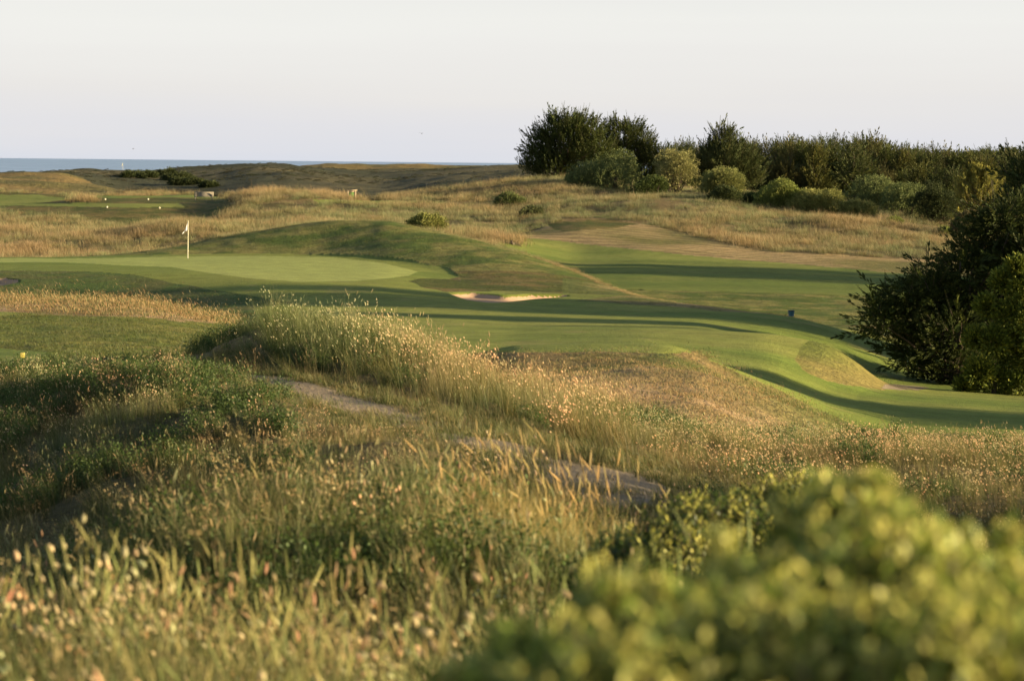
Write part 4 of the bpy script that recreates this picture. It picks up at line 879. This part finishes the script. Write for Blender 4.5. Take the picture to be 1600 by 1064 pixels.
# the big dark cypress on the right
def env_wide(f): return 1.0 if f < 0.35 else max(0.12, 1-((f-0.35)/0.66)**1.5)
g = gl(1500, 96, -0.1)
BIG = [(1372, 505, 30), (1395, 482, 30), (1420, 470, 34), (1400, 520, 34), (1440, 500, 44), (1450, 445, 34), (1475, 470, 44), (1500, 425, 40), (1535, 395, 40), (1520, 450, 55), (1560, 350, 34), (1580, 380, 44), (1600, 420, 60), (1490, 520, 50), (1450, 550, 36), (1490, 575, 32), (1540, 540, 50), (1600, 500, 60), (1650, 420, 70), (1660, 520, 60), (1560, 590, 28), (1425, 555, 18), (1600, 350, 40), (1425, 572, 20), (1460, 588, 22), (1505, 594, 24), (1545, 596, 26)]
plant('cypress_tree', conifer(px_lobes(BIG, 1500, g, 96, 0.9, 0.85), 7, 4600, 30, 0.85, (0.042, 0.058, 0.016), up=0.22, spike=0.5, trunks=4, tr_r=0.028, droop=0.1, feather=2.0), g, 'big black green cypress with low spreading boughs at the right edge', 'tree')
g = gl(1680, 108, -0.1)
plant('cypress_tree', conifer(px_lobes([(1610, 300, 30), (1595, 275, 18), (1640, 270, 36), (1625, 340, 50), (1680, 300, 60), (1680, 380, 80), (1640, 420, 70), (1700, 470, 90), (1660, 540, 60)], 1680, g, 108, 0.9), 9, 2200, 28, 1.1, (0.044, 0.060, 0.018), up=0.5), g, 'tall dark cypress rising behind the big spreading one at the right edge', 'tree')
g = gl(1572, 89, -0.1)
ML = [(1588, 415, 12), (1572, 440, 18), (1602, 450, 26), (1545, 478, 15), (1580, 492, 26), (1615, 500, 34), (1528, 528, 14), (1556, 532, 22), (1592, 545, 30), (1620, 570, 34), (1532, 578, 22), (1560, 596, 28), (1596, 606, 26), (1640, 540, 40), (1512, 604, 12)]
plant('maple_tree', shrub(4, 3, 5, 3000, 11, 0.15, (0.085, 0.115, 0.020), 12, (0.38, 0.37, 0.06), given=px_lobes(ML, 1572, g, 89, 0.8)), g, 'yellow green leafy tree catching the sun at the right edge', 'tree')
# trees out of the frame whose shadows lie across the course
off = [(29, 102, 10, 7.5), (35, 103, 11.5, 8), (40, 102, 13, 9), (47, 102, 13, 9), (31, 104, 9, 8), (54, 106, 14, 10), (24.5, 62.5, 5.2, 6), (31, 63, 6.0, 6), (37, 63, 7, 6), (52, 188, 10, 12), (60, 192, 10, 12), (46, 186, 8, 11)]
cy_off = None
for i, (x_, y_, h_, w_) in enumerate(off):
    z_, _ = gz(x_, y_)
    if cy_off is None:
        t = cy_off = plant('cypress_tree', cypress(9.0, 9.0, 120, 14, 14, 0.9, DARK, 3), (x_, y_, float(z_[0])), 'x', 'tree')
    else: t = copy_tree(cy_off)
    t['label'] = 'dark cypress beyond the right edge, casting a long shadow on the course'; t['group'] = 'cypresses beyond the right edge'
    t.location = (x_, y_, float(z_[0])-0.2); s_ = h_/9.0; t.scale = (w_/9.0, w_/9.0, s_); t.rotation_euler = (0, 0, i*1.3)

# ------------------------------------------------------------------ the two near bushes
def bush(lobes, leaf, nleaf_m2, base_z, col=(0.205, 0.275, 0.042), tip=(0.78, 0.70, 0.18), shoots=60, tipf=0.6):
    """oval glossy leaves in whorls round shoots that end on the lobes"""
    st = MB(); lf = MB(); V = []; Fq = []; Cc = []; n0 = 0
    A = []; Dd = []
    for (cx, cy, cz, rx, ry, rz, k) in lobes:
        n = int(k); d = rdir(n, 0.35); r_ = rng.uniform(0.55, 1.0, n)**0.5
        A.append(np.array([cx, cy, cz])+d*r_[:, None]*np.array([rx, ry, rz])*(1+0.13*np.clip(rng.normal(0, 1, (n, 1)), -1.5, 1.5))); Dd.append(d)
    A = np.concatenate(A); Dd = np.concatenate(Dd)
    for p, d in zip(A, Dd):
        d = d*0.6+np.array([0, 0, 0.8])+rng.normal(0, 0.25, 3); d[2] = max(d[2], 0.2); d /= np.linalg.norm(d)
        sl = leaf*rng.uniform(3.0, 5.0)
        st.tube([p-d*sl*2.2, p-d*sl, p], [leaf*0.09, leaf*0.07, leaf*0.03], 4, cap=False)
        nl = 11; t = np.linspace(0, 1, nl); ph = t*nl*2.4+rng.uniform(0, 6)
        a = np.cross(d, [0.3, 1, 0]); a /= np.linalg.norm(a); b_ = np.cross(d, a)
        o_ = np.cos(ph)[:, None]*a+np.sin(ph)[:, None]*b_
        ld = o_*0.9+d*(0.4+0.8*t)[:, None]+rng.normal(0, 0.15, (nl, 3)); ld /= np.linalg.norm(ld, axis=1)[:, None]
        L_ = leaf*(1.1-0.45*t)*rng.uniform(0.8, 1.2, nl); W_ = L_*0.52
        nrm = np.cross(ld, np.cross(d, ld)); s_ = np.cross(ld, nrm); s_ /= np.linalg.norm(s_, axis=1)[:, None]+1e-9; nn = np.cross(s_, ld)
        c0 = p-d*sl*(1-t)[:, None]
        q0 = c0; q1 = c0+ld*(L_*0.35)[:, None]-s_*(W_*0.5)[:, None]+nn*(W_*0.18)[:, None]; q2 = c0+ld*(L_*0.38)[:, None]
        q3 = c0+ld*(L_*0.35)[:, None]+s_*(W_*0.5)[:, None]+nn*(W_*0.18)[:, None]
        q4 = c0+ld*(L_*0.75)[:, None]-s_*(W_*0.36)[:, None]+nn*(W_*0.12)[:, None]; q5 = c0+ld*(L_*0.75)[:, None]+s_*(W_*0.36)[:, None]+nn*(W_*0.12)[:, None]; q6 = c0+ld*L_[:, None]
        V.append(np.stack([q0, q1, q2, q3, q4, q5, q6], 1).reshape(-1, 3))
        b0 = (n0+np.arange(nl)*7)[:, None]; n0 += nl*7
        Fq.append(np.concatenate([b0+np.array([[0, 1, 2, 2]]), b0+np.array([[0, 2, 3, 3]]), b0+np.array([[1, 4, 6, 2]]), b0+np.array([[2, 6, 5, 3]])]))
        tf = (rng.uniform(0, 1) < tipf)*rng.uniform(0.4, 1.0)
        mt = np.clip(t*1.3-0.35, 0, 1)[:, None]*tf
        c_ = (np.array(col)*(1-mt)+np.array(tip)*mt)*rng.uniform(0.7, 1.3, (nl, 1)); Cc.append(np.repeat(c_, 7, 0))
    Fa = np.concatenate(Fq); tri = Fa[:, 2] == Fa[:, 3]; Fa[tri, 3] = Fa[tri, 0]   # replaced below by true triangles
    Vt = np.concatenate(V); T3 = np.concatenate([Fa[tri][:, :3], Fa[~tri][:, [0, 1, 2]], Fa[~tri][:, [0, 2, 3]]])
    # limbs down to the ground
    for k in range(14):
        j = rng.integers(0, len(A)); e_ = A[j]; b0 = np.array([A[:, 0].mean()+rng.normal(0, 0.1), A[:, 1].mean()+rng.normal(0, 0.1), base_z])
        t = np.linspace(0, 1, 6)[:, None]; P = b0*(1-t)+e_*t; P[1:-1] += rng.normal(0, 0.007, (4, 3)); st.tube(P, np.linspace(0.012, 0.004, 6), 5, cap=False)
    return st, (Vt, T3, np.concatenate(Cc))
def plant_bush(name, b, org, label):
    t = empty(name, org, 0, label, 'bush'); st, (V, T3, c_) = b; o = np.array(org)
    for i in range(len(st.v)): st.v[i] = st.v[i]-o
    st.build('stems', M['bark'], t); mesh_np('foliage', V-o, T3, M['nearleaf'], c_, False, True, t)
def at(u, v, D): return np.array([(u-800)/F*D, D, -(v-vh(u))*D/F])
NB = 0.76
def lobe(u, v, D, rpx, k, ry=None, rz=None):
    p = at(u, v, D); r_ = rpx/F*D; return (p[0], p[1], p[2], r_, r_*(ry or 1.0), r_*(rz or 0.8), k)
nb_ = [lobe(1320, 850, 3.3*NB, 110, 150), lobe(1335, 790, 3.3*NB, 60, 50, rz=0.6), lobe(1370, 760, 3.3*NB, 35, 22, rz=0.7), lobe(1290, 765, 3.4*NB, 30, 16, rz=0.7), lobe(1190, 985, 3.0*NB, 140, 220), lobe(1400, 960, 2.9*NB, 190, 330), lobe(1560, 985, 3.0*NB, 130, 200), lobe(1000, 1000, 2.8*NB, 130, 180), lobe(850, 1070, 2.7*NB, 120, 150), lobe(740, 1110, 2.6*NB, 100, 110), lobe(1250, 1120, 2.6*NB, 260, 420), lobe(1520, 1120, 2.5*NB, 240, 380), lobe(1000, 1180, 2.5*NB, 260, 300), lobe(1640, 1050, 2.8*NB, 200, 200),
       lobe(1430, 800, 3.2*NB, 26, 7), lobe(1130, 850, 3.1*NB, 30, 8), lobe(1500, 850, 3.1*NB, 40, 10), lobe(950, 900, 2.9*NB, 30, 8), lobe(1225, 790, 3.3*NB, 22, 6), lobe(800, 985, 2.8*NB, 40, 10), lobe(1580, 840, 3.1*NB, 30, 7),
       lobe(1260, 1400, 2.7*NB, 420, 250), lobe(1500, 1500, 2.8*NB, 420, 200)]
plant_bush('leafy_bush', bush([l[:6]+(int(l[6]*1.7),) for l in nb_], 0.0205, 0, -1.6), (at(1300, 900, 2.2)[0], 2.2, -1.6), 'blurred yellow green leafy bush filling the bottom right corner')
g = g1(1130, 8.3)
mb_ = [lobe(1230, 800, 8.6, 100, 330, rz=0.55), lobe(1120, 840, 8.3, 120, 420, rz=0.6), lobe(1290, 790, 8.5, 60, 160), lobe(1000, 880, 8.2, 100, 300, rz=0.5), lobe(1070, 900, 8.0, 130, 420, rz=0.6), lobe(1230, 900, 8.2, 160, 420), lobe(930, 905, 8.1, 50, 110, rz=0.6), lobe(1080, 1000, 8.1, 190, 300), lobe(1270, 1010, 8.3, 170, 260)]
plant_bush('dark_leafy_bush', bush(mb_, 0.027, 0, g.z, (0.075, 0.115, 0.022), (0.74, 0.68, 0.14), tipf=0.65), (g.x, 8.3, g.z), 'sprawling dark green bush with yellow leaf tips behind the blurred one')

# unseen bushes added right of the frame to shade the hollow before the path
for i, (x_, y_, h_) in enumerate([(5.2, 11.4, 2.1), (4.7, 12.6, 2.1), (5.9, 13.4, 2.4), (6.2, 14.9, 2.4), (5.4, 16.2, 1.8), (6.8, 12.0, 2.4), (5.3, 18.2, 1.6), (7.2, 16.5, 2.4)]):
    z_, _ = gz(x_, y_)
    if i == 0: t = sb = plant('round_shrub', shrub(2.3, 2.1, 1.8, 420, 12, 0.06, (0.10, 0.13, 0.035), 9, tip=(0.2, 0.2, 0.06)), (x_, y_, float(z_[0])), 'x', 'shrub', None, 0, ('stems', 'foliage'))
    else: t = copy_tree(sb)
    t.location = (x_, y_, float(z_[0])-0.05); t.scale = (1, 1, h_/1.8); t.rotation_euler = (0, 0, i*1.7)
    t['label'] = 'unseen round shrub added beyond the right edge to shade the near dune'; t['group'] = 'shade shrubs added beyond the right edge'

# ------------------------------------------------------------------ golf furniture
def flagstick(u, D, h, label, fcol='cloth', yellow=False, s=1.0):
    g = g1(u, D); t = empty('golf_flag', g, 0, label, 'flag')
    mb = MB(); mb.tube([(0, 0, -0.1), (0, 0, h*0.5), (0, 0, h)], [0.022*s, 0.020*s, 0.016*s], 8); mb.ball((0, 0, h+0.02), 0.028*s, 8, 5); mb.build('pole', M['cream'], t, True)
    # limp cloth: folds hanging down and to the left
    fl = MB(); nu, nv = 9, 12; V = []
    for i in range(nu):
        a = i/(nu-1)
        for j in range(nv):
            c = j/(nv-1)
            V.append((-0.02-0.30*s*a*(0.35+0.65*c)-0.06*a*c, 0.05*math.sin(a*9+c*2)*(0.3+a), h-0.04-0.52*s*c*(1-0.25*a)-0.38*s*a**1.3))
    Fq = [(i*nv+j, i*nv+j+1, (i+1)*nv+j+1, (i+1)*nv+j) for i in range(nu-1) for j in range(nv-1)]
    fl.add(V, Fq); o = fl.build('flag_cloth', M[fcol], t, True)
    so = o.modifiers.new('thick', 'SOLIDIFY'); so.thickness = 0.006
    cup = MB(); cup.tube([(0, 0, 0.004), (0, 0, 0.012)], [0.054, 0.054], 14); cup.build('hole_cup', M['dark'], t)
flagstick(295, 149.5, 2.3, 'white flag hanging limp on a thin pole on the putting green')
flagstick(192, 505, 2.0, 'tiny flag on a pole against the sea on the far dune', 'cream', s=1.0)
def tee_marker(u, D, label, group='tee markers'):
    t = empty('tee_marker', g1(u, D), 0, label, 'tee marker', group)
    a = MB(); a.ball((0, 0, 0.13), 0.105, 12, 8); a.build('ball', M['cream'], t, True)
    b = MB(); b.tube([(0, 0, -0.08), (0, 0, 0.05)], [0.012, 0.016], 6); b.build('spike', M['dark'], t)
tee_marker(165, 290, 'cream tee marker ball at the left of the upper far tee')
tee_marker(232, 290, 'cream tee marker ball at the right of the upper far tee')
tee_marker(168, 273, 'cream tee marker ball at the left of the lower far tee')
tee_marker(250, 273, 'cream tee marker ball at the right of the lower far tee')
# the box-like yellow marker in the near left grass
t = empty('tee_block', g1(38, 36.0), 0.2, 'small yellow block marker beyond the grass at the left edge', 'tee marker')
mb = MB(); mb.box((0, 0, 0.14), (0.075, 0.06, 0.075)); o = mb.build('block', M['yellow'], t); bv = o.modifiers.new('b', 'BEVEL'); bv.width = 0.008; bv.segments = 2
mb = MB(); mb.tube([(0, 0, -0.1), (0, 0, 0.05)], [0.01, 0.012], 6); mb.build('stake', M['dark'], t)
# timber bench on the tee
t = empty('wooden_bench', gl(319, 296), 0.05, 'long grey wooden bench with a sloping slatted back beside the far tee', 'bench')
mb = MB()
for k in range(4): mb.box((0, 0.28+0.05*k, 0.52+0.145*k), (2.35, 0.03, 0.135), Matrix.Rotation(-0.25, 3, 'X'))
mb.build('backrest', M['greywood'], t)
mb = MB()
for k in range(3): mb.box((0, -0.22+0.15*k, 0.42), (2.35, 0.135, 0.04))
mb.build('seat', M['greywood'], t)
for sx_ in (-1.0, 1.0):
    mb = MB(); mb.box((sx_, -0.18, 0.18), (0.09, 0.09, 0.44)); mb.box((sx_, 0.24, 0.45), (0.09, 0.09, 0.98)); mb.box((sx_, 0.03, 0.365), (0.07, 0.36, 0.06)); mb.build('leg', M['greywood'], t)
# timber framed green sign
t = empty('tee_sign', gl(550, 289), 0, 'timber framed sign with a green panel on the middle far tee', 'sign')
for sx_ in (-0.45, 0.45):
    mb = MB(); mb.box((sx_, 0, 0.48), (0.15, 0.10, 1.16)); mb.build('post', M['wood'], t)
mb = MB(); mb.box((0.03, 0, 1.10), (1.25, 0.2, 0.09)); mb.box((0, 0, 0.94), (0.74, 0.07, 0.14)); mb.build('top_rail', M['wood'], t)
mb = MB(); mb.box((0, 0.0, 0.50), (0.72, 0.04, 0.70)); mb.build('panel', M['green'], t)
# litter box on the ridge
t = empty('litter_bin', gl(1239, 110.5), 0.2, 'small dark teal bin on the ridge right of the fairway', 'bin')
mb = MB(); mb.tube([(0, 0, 0.06), (0, 0, 0.30)], [0.11, 0.135], 14); mb.build('body', M['teal'], t, False)
mb = MB(); mb.tube([(0, 0, 0.30), (0, 0, 0.325)], [0.15, 0.15], 14); mb.build('rim', M['dark'], t)
mb = MB(); mb.tube([(-0.15, 0.02, -0.1), (-0.15, 0.02, 0.34)], [0.018, 0.018], 6); mb.build('post', M['greywood'], t)
# small marker post at the start of the far fairway
t = empty('distance_post', gl(802, 215), 0, 'small dark brown and pale wood post at the near end of the far fairway', 'post')
mb = MB(); mb.box((-0.07, 0, 0.16), (0.18, 0.14, 0.40)); mb.build('box', M['bark'], t); mb = MB(); mb.box((0.10, 0, 0.06), (0.10, 0.1, 0.22)); mb.build('marker', M['wood'], t)
def gull(u, v, D, rz, label):
    p = Vector(at(u, v, D)); t = empty('gull', p, rz, label, 'bird', 'birds over the sea')
    mb = MB(); mb.tube([(0, -0.28, 0), (0, -0.15, 0.01), (0, 0.05, 0), (0, 0.22, 0.01), (0, 0.32, 0.02)], [0.02, 0.075, 0.09, 0.05, 0.015], 8); mb.build('body', M['gull'], t, True)
    for sgn in (-1, 1):
        w_ = MB(); P = [(0, 0.0), (0.3*sgn, 0.13), (0.72*sgn, 0.17)]; V = []
        for (xx, zz), c in zip(P, (0.2, 0.17, 0.04)): V += [(xx, -c/2, zz), (xx, c/2, zz)]
        w_.add(V, [(0, 2, 3, 1), (2, 4, 5, 3)]); o = w_.build('wing', M['gull'], t); so = o.modifiers.new('t', 'SOLIDIFY'); so.thickness = 0.02
gull(658.5, 209, 560, 0.4, 'dark gull in the sky over the middle of the sea')
gull(208, 233, 750, 1.0, 'faint small gull low over the sea at the left')
